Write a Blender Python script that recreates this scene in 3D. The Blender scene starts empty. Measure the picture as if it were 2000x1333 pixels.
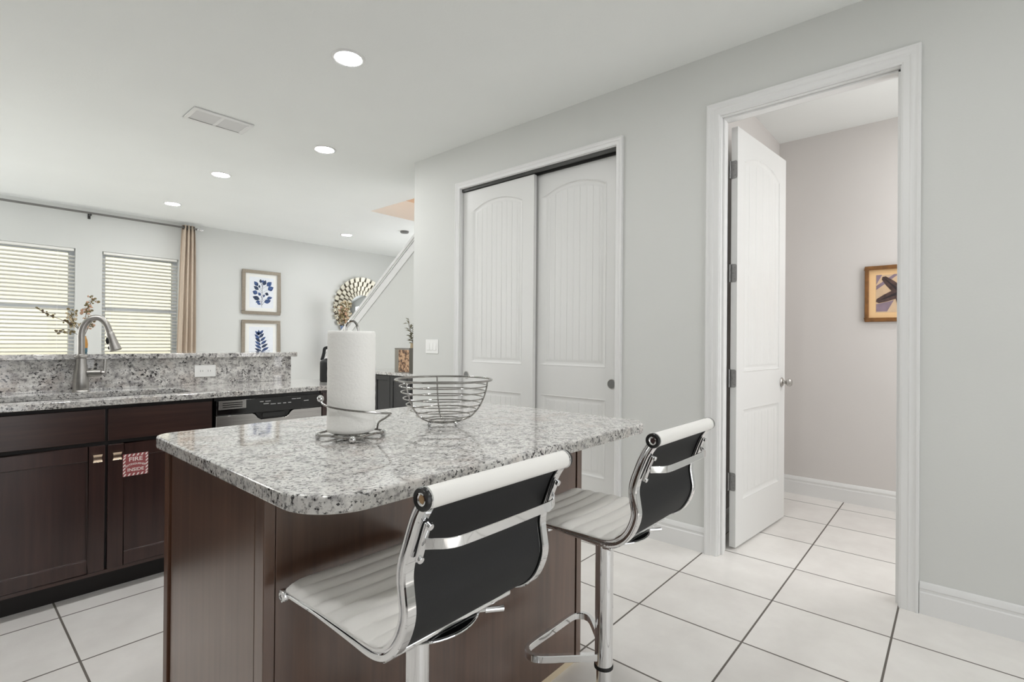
import bpy, bmesh, math, random
from mathutils import Vector, Matrix
PI = math.pi
random.seed(7)
S = bpy.context.scene
COL = S.collection

# ------------------------------------------------------------------ camera
cam_d = bpy.data.cameras.new('camera')
cam = bpy.data.objects.new('camera', cam_d)
COL.objects.link(cam)
cam_d.sensor_fit = 'HORIZONTAL'
cam_d.sensor_width = 36.0
cam_d.lens = 994.1 / 2000 * 36.0
cam_d.clip_start = 0.02
_h, _pt, _ro = 0.8514, 0.0031, 0.008
_f = Vector((math.sin(_h), math.cos(_h), 0)); _r = Vector((math.cos(_h), -math.sin(_h), 0)); _z = Vector((0, 0, 1))
F = _f*math.cos(_pt) + _z*math.sin(_pt); U0 = _z*math.cos(_pt) - _f*math.sin(_pt)
R = _r*math.cos(_ro) + U0*math.sin(_ro); U = U0*math.cos(_ro) - _r*math.sin(_ro)
cam.matrix_world = Matrix(((R.x, U.x, -F.x, 0), (R.y, U.y, -F.y, 0), (R.z, U.z, -F.z, 1.2), (0, 0, 0, 1)))
S.camera = cam

# ------------------------------------------------------------------ world, exposure
w = bpy.data.worlds.new('daylight'); S.world = w
w.use_nodes = True
bg = w.node_tree.nodes['Background']
bg.inputs[0].default_value = (0.96, 0.98, 1.0, 1)
bg.inputs[1].default_value = 1.6
S.view_settings.view_transform = 'Standard'
S.view_settings.look = 'None'
S.view_settings.exposure = -0.1
S.view_settings.gamma = 1.0
S.view_settings.use_curve_mapping = False
try:
    S.cycles.max_bounces = 10; S.cycles.diffuse_bounces = 6; S.cycles.glossy_bounces = 5
    S.cycles.caustics_reflective = False; S.cycles.caustics_refractive = False
except Exception:
    pass

def area(name, loc, rot, sx, sy, power, col=(1, 1, 1)):
    d = bpy.data.lights.new(name, 'AREA'); d.shape = 'RECTANGLE'; d.size = sx; d.size_y = sy
    d.energy = power; d.color = col
    o = bpy.data.objects.new(name, d); o.location = loc; o.rotation_euler = rot; COL.objects.link(o)
    return o
_sd = bpy.data.lights.new('sun', 'SUN'); _sd.energy = 3.6; _sd.angle = 0.01; _sd.color = (1.0, 0.97, 0.92)
_so = bpy.data.objects.new('sun', _sd); _so.rotation_euler = (math.radians(32), 0, 0); COL.objects.link(_so)
# unseen area lamps added to fill the rooms, the stair shaft and the hallway
area('added_rear_fill', (0.9, -2.72, 1.25), (-PI/2, 0, PI), 2.6, 2.1, 14, (0.95, 0.975, 1.0))  # added fill panel behind the camera
area('added_left_fill', (-2.52, 7.0, 1.3), (0, -PI/2, 0), 2.2, 2.0, 62, (0.95, 0.975, 1.0))  # added to even out the living room light, source unseen
area('added_right_fill', (6.74, 5.6, 1.3), (0, PI/2, 0), 1.8, 2.2, 84, (0.95, 0.975, 1.0))  # added fill lamp, that wall has no opening
area('added_stairwell_fill', (4.2, 4.7, 5.15), (0, 0, 0), 0.8, 1.5, 26, (1.0, 0.97, 0.93))  # lamp added under the closed top of the shaft
area('added_hallway_fill', (3.7, -0.86, 1.6), (-PI/2, 0, PI), 0.9, 1.6, 17, (0.98, 0.985, 1.0))  # lamp added to brighten the hallway, no window there

# ------------------------------------------------------------------ materials
def lin(c):
    c /= 255.0
    return c/12.92 if c <= 0.04045 else ((c+0.055)/1.055)**2.4
def rgb(r, g, b): return (lin(r), lin(g), lin(b), 1)
MATS = {}
class NT:
    def __init__(s, name):
        s.m = bpy.data.materials.new(name); s.m.use_nodes = True
        s.t = s.m.node_tree; s.b = s.t.nodes['Principled BSDF']; MATS[name] = s.m
    def n(s, typ, **kw):
        nd = s.t.nodes.new(typ)
        for k, v in kw.items():
            if k.startswith('i_'):
                key = k[2:]
                nd.inputs[int(key) if key.isdigit() else key].default_value = v
            else: setattr(nd, k, v)
        return nd
    def l(s, a, b): s.t.links.new(a, b)
    def math(s, op, a, b=None, c=None):
        nd = s.t.nodes.new('ShaderNodeMath'); nd.operation = op
        for i, v in enumerate((a, b, c)):
            if v is None: continue
            if isinstance(v, (int, float)): nd.inputs[i].default_value = v
            else: s.l(v, nd.inputs[i])
        return nd.outputs[0]
    def mix(s, fac, a, b):
        nd = s.t.nodes.new('ShaderNodeMix'); nd.data_type = 'RGBA'
        for sock, v in ((nd.inputs[0], fac), (nd.inputs[6], a), (nd.inputs[7], b)):
            if isinstance(v, (int, float, tuple)): sock.default_value = v
            else: s.l(v, sock)
        return nd.outputs[2]
    def ramp(s, x, stops):
        nd = s.t.nodes.new('ShaderNodeValToRGB'); e = nd.color_ramp.elements
        while len(e) < len(stops): e.new(0.5)
        for k, (p, c) in enumerate(stops): e[k].position = p; e[k].color = c if len(c) == 4 else (*c, 1)
        s.l(x, nd.inputs[0]); return nd.outputs[0]
    def coord(s): return s.n('ShaderNodeTexCoord').outputs['Object']
    def noise(s, vec, scale, detail=2, rough=0.5):
        nd = s.n('ShaderNodeTexNoise'); nd.inputs['Scale'].default_value = scale
        nd.inputs['Detail'].default_value = detail; nd.inputs['Roughness'].default_value = rough
        s.l(vec, nd.inputs['Vector']); return nd.outputs['Fac']
    def mapv(s, vec, scale):
        nd = s.n('ShaderNodeMapping'); nd.inputs['Scale'].default_value = scale; s.l(vec, nd.inputs['Vector']); return nd.outputs[0]
    def bump(s, h, strength, dist=0.002):
        nd = s.n('ShaderNodeBump'); nd.inputs['Strength'].default_value = strength; nd.inputs['Distance'].default_value = dist
        s.l(h, nd.inputs['Height']); s.l(nd.outputs[0], s.b.inputs['Normal'])
    def base(s, v):
        if isinstance(v, tuple): s.b.inputs['Base Color'].default_value = v
        else: s.l(v, s.b.inputs['Base Color'])
def simple(name, col, rough=0.5, metal=0.0, coat=0.0, var=0.0, vscale=30, bump=0.0, bscale=200, spec=None, emit=None):
    t = NT(name); b = t.b
    b.inputs['Roughness'].default_value = rough; b.inputs['Metallic'].default_value = metal
    b.inputs['Coat Weight'].default_value = coat; b.inputs['Coat Roughness'].default_value = 0.08
    if spec is not None: b.inputs['Specular IOR Level'].default_value = spec
    c = t.coord()
    if var:
        n = t.noise(c, vscale, 3)
        d = tuple(max(0, x*(1-var)) for x in col[:3]) + (1,); l2 = tuple(min(1, x*(1+var)) for x in col[:3]) + (1,)
        t.base(t.ramp(n, [(0.3, d), (0.7, l2)]))
    else: t.base(col)
    if bump: t.bump(t.noise(c, bscale, 2), bump)
    if emit: b.inputs['Emission Color'].default_value = emit[0]; b.inputs['Emission Strength'].default_value = emit[1]
    return t.m
simple('wall_paint', rgb(213, 214, 211), 0.75, var=0.012, vscale=1.5, bump=0.16, bscale=110)
simple('hall_paint', rgb(212, 208, 205), 0.75, var=0.012, vscale=1.5, bump=0.16, bscale=110)
simple('stairwell_warm_light', rgb(222, 204, 186), 0.75, bump=0.1, bscale=110)  # beige puts the shaft's warm light into the wall colour
simple('ceiling_paint', rgb(233, 235, 233), 0.85, var=0.01, vscale=2, bump=0.3, bscale=70)
simple('trim_paint', rgb(228, 228, 227), 0.32, bump=0.02, bscale=60)
simple('door_paint', rgb(222, 222, 220), 0.38, bump=0.03, bscale=60)
simple('dark_track', rgb(70, 70, 68), 0.45, metal=0.6)
simple('chrome', rgb(232, 232, 233), 0.045, metal=1.0, bump=0.01, bscale=20)
simple('wire_chrome', rgb(168, 166, 163), 0.14, metal=1.0)
simple('brushed_nickel', rgb(186, 183, 179), 0.36, metal=1.0, var=0.05, vscale=60)
simple('hinge_steel', rgb(150, 149, 148), 0.38, metal=1.0, var=0.1, vscale=80)
simple('knob_brass', rgb(236, 214, 190), 0.22, metal=1.0)
simple('white_leather', rgb(240, 238, 234), 0.42, bump=0.06, bscale=350)
simple('black_mesh', rgb(25, 25, 26), 0.7, var=0.15, vscale=500, bump=0.12, bscale=600)
simple('black_plastic', rgb(20, 20, 20), 0.3)
simple('black_rubber', rgb(16, 16, 16), 0.6)
simple('gloss_black', rgb(14, 14, 15), 0.12, coat=0.5)
simple('bronze_cap', rgb(170, 140, 105), 0.3, metal=0.9)
simple('jug_black', rgb(40, 41, 42), 0.45, bump=0.04)
simple('paper_towel', rgb(246, 245, 241), 0.95, bump=0.5, bscale=140)
simple('cardboard', rgb(170, 140, 105), 0.9, var=0.1)
simple('plastic_white', rgb(240, 240, 238), 0.35)
simple('plastic_grey', rgb(120, 120, 118), 0.4)
simple('fabric_taupe', rgb(196, 180, 162), 0.9, var=0.05, vscale=120, bump=0.15, bscale=500)
simple('blind_slat', rgb(236, 235, 230), 0.45)
simple('rod_metal', rgb(130, 128, 126), 0.32, metal=0.9)
simple('champagne_metal', rgb(166, 156, 142), 0.3, metal=0.35, var=0.08, vscale=40)
simple('mat_board', rgb(240, 240, 236), 0.8)
simple('print_paper', rgb(232, 236, 242), 0.8, var=0.03, vscale=8)
simple('leaf_blue', rgb(62, 84, 128), 0.8, var=0.55, vscale=35)
simple('leaf_navy', rgb(44, 58, 84), 0.8, var=0.5, vscale=35)
simple('mirror_glass', rgb(225, 228, 230), 0.03, metal=1.0)
simple('mosaic_champagne', rgb(206, 201, 184), 0.3, metal=0.15, var=0.12, vscale=9)
simple('mosaic_shadow', rgb(84, 74, 60), 0.5)
simple('blossom_peach', rgb(206, 168, 142), 0.8, var=0.2, vscale=90)
simple('blossom_olive', rgb(136, 124, 88), 0.8, var=0.25, vscale=90)
simple('blossom_cream', rgb(206, 190, 160), 0.8, var=0.2, vscale=90)
simple('twig_brown', rgb(92, 76, 62), 0.8, var=0.2, vscale=40)
simple('vase_amber', rgb(196, 140, 62), 0.25, coat=0.4)
simple('vase_teal', rgb(64, 110, 128), 0.2, coat=0.4)
simple('vase_blue', rgb(110, 132, 170), 0.08, coat=0.6, var=0.3, vscale=30)
simple('vase_tan', rgb(190, 172, 140), 0.6, var=0.15, vscale=60)
simple('leaf_sage', rgb(120, 116, 92), 0.7, var=0.2, vscale=50)
simple('sideboard_black', rgb(36, 35, 36), 0.35, var=0.15, vscale=25)
simple('console_wood', rgb(90, 66, 50), 0.5, var=0.2, vscale=12)
simple('sticker_red', rgb(164, 86, 88), 0.5)
simple('sticker_white', rgb(246, 236, 232), 0.5)
simple('oak_frame', rgb(126, 84, 40), 0.45, var=0.25, vscale=25)
simple('mat_cream', rgb(238, 200, 150), 0.8)
simple('sand_print', rgb(212, 184, 152), 0.8, var=0.06, vscale=20)
simple('dusk_print', rgb(140, 122, 134), 0.8, var=0.15, vscale=14)
simple('starfish_brown', rgb(78, 60, 56), 0.7, var=0.4, vscale=40)
simple('starfish_dark', rgb(44, 36, 38), 0.7)
simple('plinth_cream', rgb(212, 196, 168), 0.7)
simple('grommet', rgb(120, 116, 110), 0.3, metal=1.0)
simple('neighbour_stucco', rgb(246, 238, 218), 0.9, var=0.03, vscale=3)
simple('lawn', rgb(190, 182, 160), 0.95, var=0.2, vscale=10)
simple('vinyl_frame', rgb(206, 210, 214), 0.4)
simple('panel_mark', rgb(200, 200, 200), 0.5)
simple('lamp_lens', rgb(255, 255, 255), 0.4, emit=((1.0, 1.0, 1.0, 1), 165.0))
t = NT('stainless')
c = t.coord(); v = t.mapv(c, (2.0, 2.0, 220.0)); n = t.noise(v, 3.0, 3)
t.base(t.ramp(n, [(0.3, rgb(176, 174, 172)), (0.7, rgb(206, 204, 201))])); t.b.inputs['Metallic'].default_value = 1.0
t.b.inputs['Roughness'].default_value = 0.24
# pane
t = NT('window_glass'); g = t.n('ShaderNodeBsdfGlossy'); g.inputs['Roughness'].default_value = 0.02
tr = t.n('ShaderNodeBsdfTransparent'); tr.inputs[0].default_value = (0.95, 0.98, 0.97, 1)
fr = t.n('ShaderNodeFresnel'); fr.inputs[0].default_value = 1.45; mx = t.n('ShaderNodeMixShader')
t.l(fr.outputs[0], mx.inputs[0]); t.l(tr.outputs[0], mx.inputs[1]); t.l(g.outputs[0], mx.inputs[2])
t.l(mx.outputs[0], t.t.nodes['Material Output'].inputs['Surface'])
# granite
def granite(name, base=(200, 198, 195), scale=1.0):
    t = NT(name); c = t.coord()
    a = t.noise(c, 34*scale, 4, 0.6)
    col = t.ramp(a, [(0.30, rgb(132, 129, 129)), (0.45, rgb(*base)), (0.60, rgb(226, 224, 220)), (0.78, rgb(178, 172, 168))])
    wq = t.noise(c, 9*scale, 3)
    col = t.mix(t.ramp(wq, [(0.54, (0, 0, 0)), (0.70, (.45, .45, .45))]), col, rgb(190, 176, 166))
    g1 = t.noise(c, 88*scale, 4, 0.65)
    col = t.mix(t.ramp(g1, [(0.53, (0, 0, 0)), (0.60, (.66, .66, .66))]), col, rgb(104, 100, 101))
    vec = t.n('ShaderNodeVectorMath', operation='ADD'); vec.inputs[1].default_value = (5.3, 2.1, 9.7); t.l(c, vec.inputs[0])
    d1 = t.noise(vec.outputs[0], 92*scale, 3, 0.6)
    d2 = t.noise(vec.outputs[0], 13*scale, 2)
    dm = t.math('ADD', d1, t.math('MULTIPLY', t.math('SUBTRACT', d2, 0.5), 0.26))
    col = t.mix(t.ramp(dm, [(0.592, (0, 0, 0)), (0.632, (.94, .94, .94))]), col, rgb(34, 32, 34))
    t.base(col); t.b.inputs['Roughness'].default_value = 0.045; t.b.inputs['Specular IOR Level'].default_value = 0.6
    t.b.inputs['Coat Weight'].default_value = 0.25; t.b.inputs['Coat Roughness'].default_value = 0.03
    return t.m
granite('granite_pale', (204, 202, 199), 1.25)
granite('granite_grey', (190, 187, 184), 0.85)
# espresso wood
def wood(name, dark, light, axis, rough=0.32, coat=0.3):
    t = NT(name); c = t.coord(); sc = [34.0, 34.0, 34.0]; sc[axis] = 1.6
    v = t.mapv(c, tuple(sc)); n = t.noise(v, 1.0, 5, 0.6)
    n2 = t.noise(c, 3.2, 2)
    m = t.math('ADD', t.math('MULTIPLY', n, 0.65), t.math('MULTIPLY', n2, 0.35))
    t.base(t.ramp(m, [(0.36, dark), (0.66, light)]))
    t.b.inputs['Roughness'].default_value = rough; t.b.inputs['Coat Weight'].default_value = coat; t.b.inputs['Coat Roughness'].default_value = 0.18
    return t.m
wood('espresso_v', rgb(44, 26, 23), rgb(64, 41, 36), 2)
wood('espresso_h', rgb(46, 28, 25), rgb(72, 49, 42), 0)
wood('island_wood', rgb(66, 49, 39), rgb(94, 72, 58), 2, rough=0.36, coat=1.0)
_b = MATS['island_wood'].node_tree.nodes['Principled BSDF']; _b.inputs['Coat Tint'].default_value = (1, 0.85, 0.78, 1); _b.inputs['Coat Roughness'].default_value = 0.24; _b.inputs['Coat IOR'].default_value = 1.72
simple('espresso_edge', rgb(92, 58, 38), 0.4, coat=0.2)
simple('toe_black', rgb(24, 18, 17), 0.6)
# floor tile
t = NT('floor_tile'); c = t.coord()
sep = t.n('ShaderNodeSeparateXYZ'); t.l(c, sep.inputs[0])
px_ = t.math('DIVIDE', t.math('ADD', sep.outputs[0], 40*0.4466-0.3747), 0.4466)
py_ = t.math('DIVIDE', t.math('ADD', sep.outputs[1], 40*0.4503-0.6505), 0.4503)
def edge(p):
    fr = t.math('FRACT', p); return t.math('MINIMUM', fr, t.math('SUBTRACT', 1.0, fr))
e = t.math('MINIMUM', edge(px_), edge(py_))
gm = t.n('ShaderNodeMapRange'); gm.inputs[1].default_value = 0.0070; gm.inputs[2].default_value = 0.0100
t.l(e, gm.inputs[0])
cmb = t.n('ShaderNodeCombineXYZ'); t.l(t.math('FLOOR', px_), cmb.inputs[0]); t.l(t.math('FLOOR', py_), cmb.inputs[1])
wn = t.n('ShaderNodeTexWhiteNoise'); wn.noise_dimensions = '2D'; t.l(cmb.outputs[0], wn.inputs['Vector'])
n1 = t.noise(c, 5.0, 5, 0.6)
mm = t.math('ADD', t.math('MULTIPLY', n1, 0.8), t.math('MULTIPLY', wn.outputs[0], 0.2))
tc = t.ramp(mm, [(0.3, rgb(224, 220, 216)), (0.7, rgb(238, 235, 231))])
t.base(t.mix(gm.outputs[0], rgb(104, 98, 92), tc))
t.l(t.math('SUBTRACT', 0.75, t.math('MULTIPLY', gm.outputs[0], 0.43)), t.b.inputs['Roughness'])
t.bump(gm.outputs[0], 0.4, 0.002)
# canister print
t = NT('canister_print'); c = t.coord()
n = t.noise(c, 22, 3, 0.6)
t.base(t.ramp(n, [(0.34, rgb(40, 32, 28)), (0.46, rgb(120, 84, 58)), (0.56, rgb(214, 176, 140)), (0.68, rgb(96, 70, 52))]))
t.b.inputs['Roughness'].default_value = 0.35
simple('tin_grey', rgb(140, 136, 130), 0.35, metal=0.5)
M = MATS

# ------------------------------------------------------------------ mesh helpers
class MB:
    """collects shapes; build() links them as ONE mesh object"""
    def __init__(s): s.v = []; s.f = []; s.mi = []; s.cur = 0
    def add(s, vs, fs):
        k = len(s.v); s.v += [tuple(v) for v in vs]
        for f in fs: s.f.append([i+k for i in f]); s.mi.append(s.cur)
        return s
    def box(s, x0, x1, y0, y1, z0, z1):
        x0, x1 = min(x0, x1), max(x0, x1); y0, y1 = min(y0, y1), max(y0, y1); z0, z1 = min(z0, z1), max(z0, z1)
        return s.add([(x0,y0,z0),(x1,y0,z0),(x1,y1,z0),(x0,y1,z0),(x0,y0,z1),(x1,y0,z1),(x1,y1,z1),(x0,y1,z1)],
              [(0,3,2,1),(4,5,6,7),(0,1,5,4),(1,2,6,5),(2,3,7,6),(3,0,4,7)])
    def prism(s, poly, a, b, axis=2):
        """poly extruded along axis from a to b (poly given in the other two axes, cyclic order)"""
        def P(p, t):
            return {2: (p[0], p[1], t), 0: (t, p[0], p[1]), 1: (p[0], t, p[1])}[axis]
        n = len(poly)
        vs = [P(p, a) for p in poly] + [P(p, b) for p in poly]
        fs = [list(range(n))[::-1], list(range(n, 2*n))] + [(i, (i+1) % n, n+(i+1) % n, n+i) for i in range(n)]
        return s.add(vs, fs)
    def sweep(s, path, sec, closed=False, up=(0, 0, 1), caps=True):
        """section (list of 2D offsets: side, up) swept along path; frames keep 'up' as reference"""
        P = [Vector(p) for p in path]; n = len(P); m = len(sec); vs = []; fs = []
        prevN = None
        for i in range(n):
            if closed: d = (P[(i+1) % n]-P[i-1])
            else: d = P[min(i+1, n-1)]-P[max(i-1, 0)]
            d.normalize()
            if prevN is None:
                u = Vector(up)
                if abs(u.dot(d)) > 0.98: u = Vector((1, 0, 0))
            else: u = prevN
            u = (u-d*u.dot(d)); u.normalize(); prevN = u if up is None or True else None
            sd = d.cross(u)
            for a, b in sec: vs.append(P[i]+sd*a+u*b)
        for i in range(n if closed else n-1):
            j = (i+1) % n
            for k in range(m): fs.append((i*m+k, i*m+(k+1) % m, j*m+(k+1) % m, j*m+k))
        if caps and not closed: fs += [list(range(m))[::-1], [(n-1)*m+k for k in range(m)]]
        return s.add(vs, fs)
    def tube(s, path, r, k=10, closed=False):
        return s.sweep(path, [(r*math.cos(2*PI*i/k), r*math.sin(2*PI*i/k)) for i in range(k)], closed)
    def lathe(s, prof, c=(0, 0, 0), k=32, axis=2, sx=1, sy=1):
        """prof: list of (radius, height)"""
        vs = []; fs = []; n = len(prof)
        for r, h in prof:
            for i in range(k):
                a = 2*PI*i/k; p = (r*math.cos(a)*sx, r*math.sin(a)*sy)
                q = {2: (p[0], p[1], h), 0: (h, p[0], p[1]), 1: (p[0], h, -p[1])}[axis]
                vs.append((q[0]+c[0], q[1]+c[1], q[2]+c[2]))
        for j in range(n-1):
            for i in range(k): fs.append((j*k+i, j*k+(i+1) % k, (j+1)*k+(i+1) % k, (j+1)*k+i))
        if prof[0][0] > 1e-6: fs.append(list(range(k))[::-1])
        if prof[-1][0] > 1e-6: fs.append([(n-1)*k+i for i in range(k)])
        return s.add(vs, fs)
    def ball(s, c, r, k=14, sz=1.0):
        m = k//2
        return s.lathe([(max(1e-4, r*math.sin(PI*j/m)) if 0 < j < m else 1e-7, -r*sz*math.cos(PI*j/m)) for j in range(m+1)], c, k)
    def build(s, name, mat, parent=None, bevel=0.0, smooth=35, seg=2):
        me = bpy.data.meshes.new(name); me.from_pydata(s.v, [], s.f)
        mats = mat if isinstance(mat, (list, tuple)) else [mat]
        for m in mats: me.materials.append(M[m])
        if len(mats) > 1:
            for p, k in zip(me.polygons, s.mi): p.material_index = k
        bm = bmesh.new(); bm.from_mesh(me)
        bmesh.ops.remove_doubles(bm, verts=bm.verts, dist=1e-6)
        bmesh.ops.dissolve_degenerate(bm, dist=1e-7, edges=bm.edges)
        bmesh.ops.recalc_face_normals(bm, faces=bm.faces); bm.to_mesh(me); bm.free()
        if smooth:
            for p in me.polygons: p.use_smooth = True
            me.set_sharp_from_angle(angle=math.radians(smooth))
        o = bpy.data.objects.new(name, me); COL.objects.link(o)
        if parent: o.parent = parent
        if bevel:
            b = o.modifiers.new('bevel', 'BEVEL'); b.width = bevel; b.segments = seg; b.limit_method = 'ANGLE'; b.angle_limit = math.radians(40)
            b.harden_normals = False
        return o
def struct(o): o['kind'] = 'structure'; return o
def tag(o, label, cat, group=None):
    o['label'] = label; o['category'] = cat
    if group: o['group'] = group
    return o
def thing(name, label, cat, loc=(0, 0, 0), rz=0, group=None):
    o = bpy.data.objects.new(name, None); COL.objects.link(o); o.location = loc; o.rotation_euler = (0, 0, rz); o.empty_display_size = 0.05
    return tag(o, label, cat, group)
def dup(root, loc, rz, label):
    r = root.copy(); COL.objects.link(r); r.location = loc; r.rotation_euler = (0, 0, rz); r['label'] = label
    for ch in list(root.children):
        c = ch.copy(); COL.objects.link(c); c.parent = r
        for g in list(ch.children):
            d = g.copy(); COL.objects.link(d); d.parent = c
    return r
def arc(cx, cy, r, a0, a1, n):
    return [(cx+r*math.cos(a0+(a1-a0)*i/n), cy+r*math.sin(a0+(a1-a0)*i/n)) for i in range(n+1)]
def rrect(x0, x1, y0, y1, r, n=8):
    rs = r if isinstance(r, (list, tuple)) else [r]*4      # corners: (x0,y0),(x1,y0),(x1,y1),(x0,y1)
    return (arc(x0+rs[0], y0+rs[0], rs[0], PI, 1.5*PI, n)+arc(x1-rs[1], y0+rs[1], rs[1], 1.5*PI, 2*PI, n)
            + arc(x1-rs[2], y1-rs[2], rs[2], 0, .5*PI, n)+arc(x0+rs[3], y1-rs[3], rs[3], .5*PI, PI, n))
def smoothpath(pts, n=6):
    """Catmull-Rom through pts"""
    P = [Vector(p) for p in pts]; out = []
    for i in range(len(P)-1):
        a, b, c, d = P[max(i-1, 0)], P[i], P[i+1], P[min(i+2, len(P)-1)]
        for k in range(n):
            t = k/n
            out.append(0.5*((2*b)+(c-a)*t+(2*a-5*b+4*c-d)*t*t+(3*b-a-3*c+d)*t**3))
    out.append(P[-1]); return out

# ------------------------------------------------------------------ room shell
CZ = 2.862; WX = 2.943; WT = 0.115; BY = 8.30; LX = -2.6; RY = -2.8
b = MB(); b.box(LX-.1, 6.9, RY-.1, BY+.1, -0.12, 0.0); struct(b.build('floor', 'floor_tile', smooth=0))
b = MB()
HX0, HX1, HY0, HY1 = 3.675, 4.70, 3.80, 5.64
b.box(LX-.1, HX0, RY-.1, BY+.1, CZ, CZ+.25); b.box(HX1, 6.9, RY-.1, BY+.1, CZ, CZ+.25)
b.box(HX0, HX1, RY-.1, HY0, CZ, CZ+.25); b.box(HX0, HX1, HY1, BY+.1, CZ, CZ+.25)
struct(b.build('ceiling', 'ceiling_paint', smooth=0))
b = MB(); zt = 5.2
b.box(HX0-.1, HX0, HY0-.1, HY1+.1, CZ+.25, zt); b.box(HX1, HX1+.1, HY0-.1, HY1+.1, CZ+.25, zt)
b.box(HX0, HX1, HY0-.1, HY0, CZ+.25, zt); b.box(HX0, HX1, HY1, HY1+.1, CZ+.25, zt); b.box(HX0-.1, HX1+.1, HY0-.1, HY1+.1, zt, zt+.1)
struct(b.build('wall_stairwell', 'stairwell_warm_light', smooth=0))
def panels(b, axis, p0, p1, u0, u1, z0, z1, holes):
    """wall slab between p0 and p1 on axis, spanning u0..u1, with rectangular holes (u0,u1,z0,z1)"""
    us = sorted({u0, u1, *[h[0] for h in holes], *[h[1] for h in holes]}); us = [u for u in us if u0 <= u <= u1]
    for a, c in zip(us[:-1], us[1:]):
        hs = sorted([h for h in holes if h[0] <= a+1e-6 and h[1] >= c-1e-6], key=lambda h: h[2])
        z = z0
        for h in hs+[(0, 0, z1, z1)]:
            if h[2] > z+1e-6:
                if axis == 0: b.box(p0, p1, a, c, z, h[2])
                else: b.box(a, c, p0, p1, z, h[2])
            z = max(z, h[3])
DY0, DY1, DZ = 0.204, 1.014, 2.492            # hallway door opening
KY0, KY1, KZ = 1.683, 3.165, 2.492            # closet opening
b = MB(); panels(b, 0, WX, WX+WT, RY, 3.795, 0, CZ, [(DY0-.02, DY1+.02, 0, DZ+.02), (KY0-.02, KY1+.02, 0, KZ+.02)])
struct(b.build('wall_right', 'wall_paint', smooth=0))
# closet and hallway walls behind it
b = MB(); b.box(WX+WT, 3.675, 3.695, 3.795, 0, CZ); b.box(3.70, 3.80, 1.30, 3.695, 0, CZ)
struct(b.build('wall_closet', 'wall_paint', smooth=0))
b = MB(); b.box(WX+WT, 4.71, 1.115, 1.215, 0, CZ); b.box(4.612, 4.712, -0.9, 1.115, 0, CZ); b.box(WX+WT, 4.612, -1.0, -0.9, 0, CZ)
struct(b.build('wall_hallway', 'hall_paint', smooth=0))
# back wall with its two windows
WIN = [(-0.02, 1.183), (1.448, 2.30)]; WZ0, WZ1 = 0.62, 2.335
b = MB(); panels(b, 1, BY, BY+.16, LX-.1, 6.9, 0, CZ, [(a, c, WZ0, WZ1) for a, c in WIN])
struct(b.build('wall_back', 'wall_paint', smooth=0))
b = MB(); panels(b, 0, LX-.1, LX, RY, BY, 0, CZ, [(6.0, 8.0, 0.1, 2.4)]); struct(b.build('wall_left', 'wall_paint', smooth=0))
b = MB(); panels(b, 1, RY-.1, RY, LX-.1, 6.9, 0, CZ, [(-0.4, 2.2, 0.05, 2.3)]); struct(b.build('wall_rear', 'wall_paint', smooth=0))
b = MB(); b.box(6.8, 6.9, RY, BY, 0, CZ); struct(b.build('wall_living', 'wall_paint', smooth=0))
# stair wall with its sloping top, and the cap that runs up it
def rail_z(y): return 1.52+0.70*(6.0-y)-0.03
b = MB(); yl = 6.75
b.prism([(3.80, 0), (yl, 0), (yl, rail_z(yl)), (4.088, CZ), (3.80, CZ)], 3.675, 3.775, 0)
struct(b.build('wall_stair', 'wall_paint', smooth=0))
b = MB(); t_ = math.atan(0.70); L_ = 0.05
ya, yb = yl+.02, 4.10
def strip(o0, o1, x0, x1):
    k = 1/math.cos(t_)
    b.prism([(ya, rail_z(ya)+o0*k), (yb, rail_z(yb)+o0*k), (yb, rail_z(yb)+o1*k), (ya, rail_z(ya)+o1*k)], x0, x1, 0)
strip(0.0, 0.035, 3.64, 3.81); strip(-0.015, 0.0, 3.652, 3.675); strip(-.11, -0.015, 3.663, 3.675)
struct(b.build('trim_1', 'trim_paint', bevel=0.004))
# newel post and stair treads behind the wall
b = MB()
for k in range(14):
    y1 = 6.55-0.255*k; b.box(3.78, 4.68, y1-0.255, y1, 0.18*k, 0.18*(k+1))
struct(b.build('trim_stairs', 'console_wood', smooth=0))

# casings and jambs
def casing(name, y0, y1, zt, wd):
    prof = [(0.004, 0.0), (0.004, 0.011), (0.012, 0.015), (wd*.45, 0.0155), (wd*.52, 0.0185), (wd*.62, 0.0165), (wd*.78, 0.0185), (wd*.86, 0.022), (wd-.002, 0.022), (wd, 0.018), (wd, 0.0)]
    b = MB(); vs = []; n = len(prof)
    for o, tck in prof: vs.append((WX-tck, y1+o, 0.0))
    for o, tck in prof: vs.append((WX-tck, y1+o, zt+o))
    for o, tck in prof: vs.append((WX-tck, y0-o, zt+o))
    for o, tck in prof: vs.append((WX-tck, y0-o, 0.0))
    fs = [(s*n+i, s*n+i+1, (s+1)*n+i+1, (s+1)*n+i) for s in range(3) for i in range(n-1)]
    fs += [tuple(range(n)), tuple(range(3*n, 4*n))]
    b.add(vs, fs)
    return struct(b.build(name, 'trim_paint', smooth=25))
casing('trim_2', DY0, DY1, DZ, 0.076)
casing('trim_3', KY0, KY1, KZ, 0.052)
b = MB(); x0, x1 = WX+.0005, WX+WT+.002
b.box(x0, x1, DY0-.019, DY0, 0, DZ); b.box(x0, x1, DY1, DY1+.019, 0, DZ); b.box(x0, x1, DY0-.019, DY1+.019, DZ, DZ+.019)
b.box(x0+.03, x0+.066, DY0, DY0+.011, 0, DZ); b.box(x0+.03, x0+.066, DY1-.011, DY1, 0, DZ-.011); b.box(x0+.03, x0+.066, DY0, DY1, DZ-.011, DZ)
struct(b.build('trim_4', 'trim_paint', bevel=0.0015))
b = MB()
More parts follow.
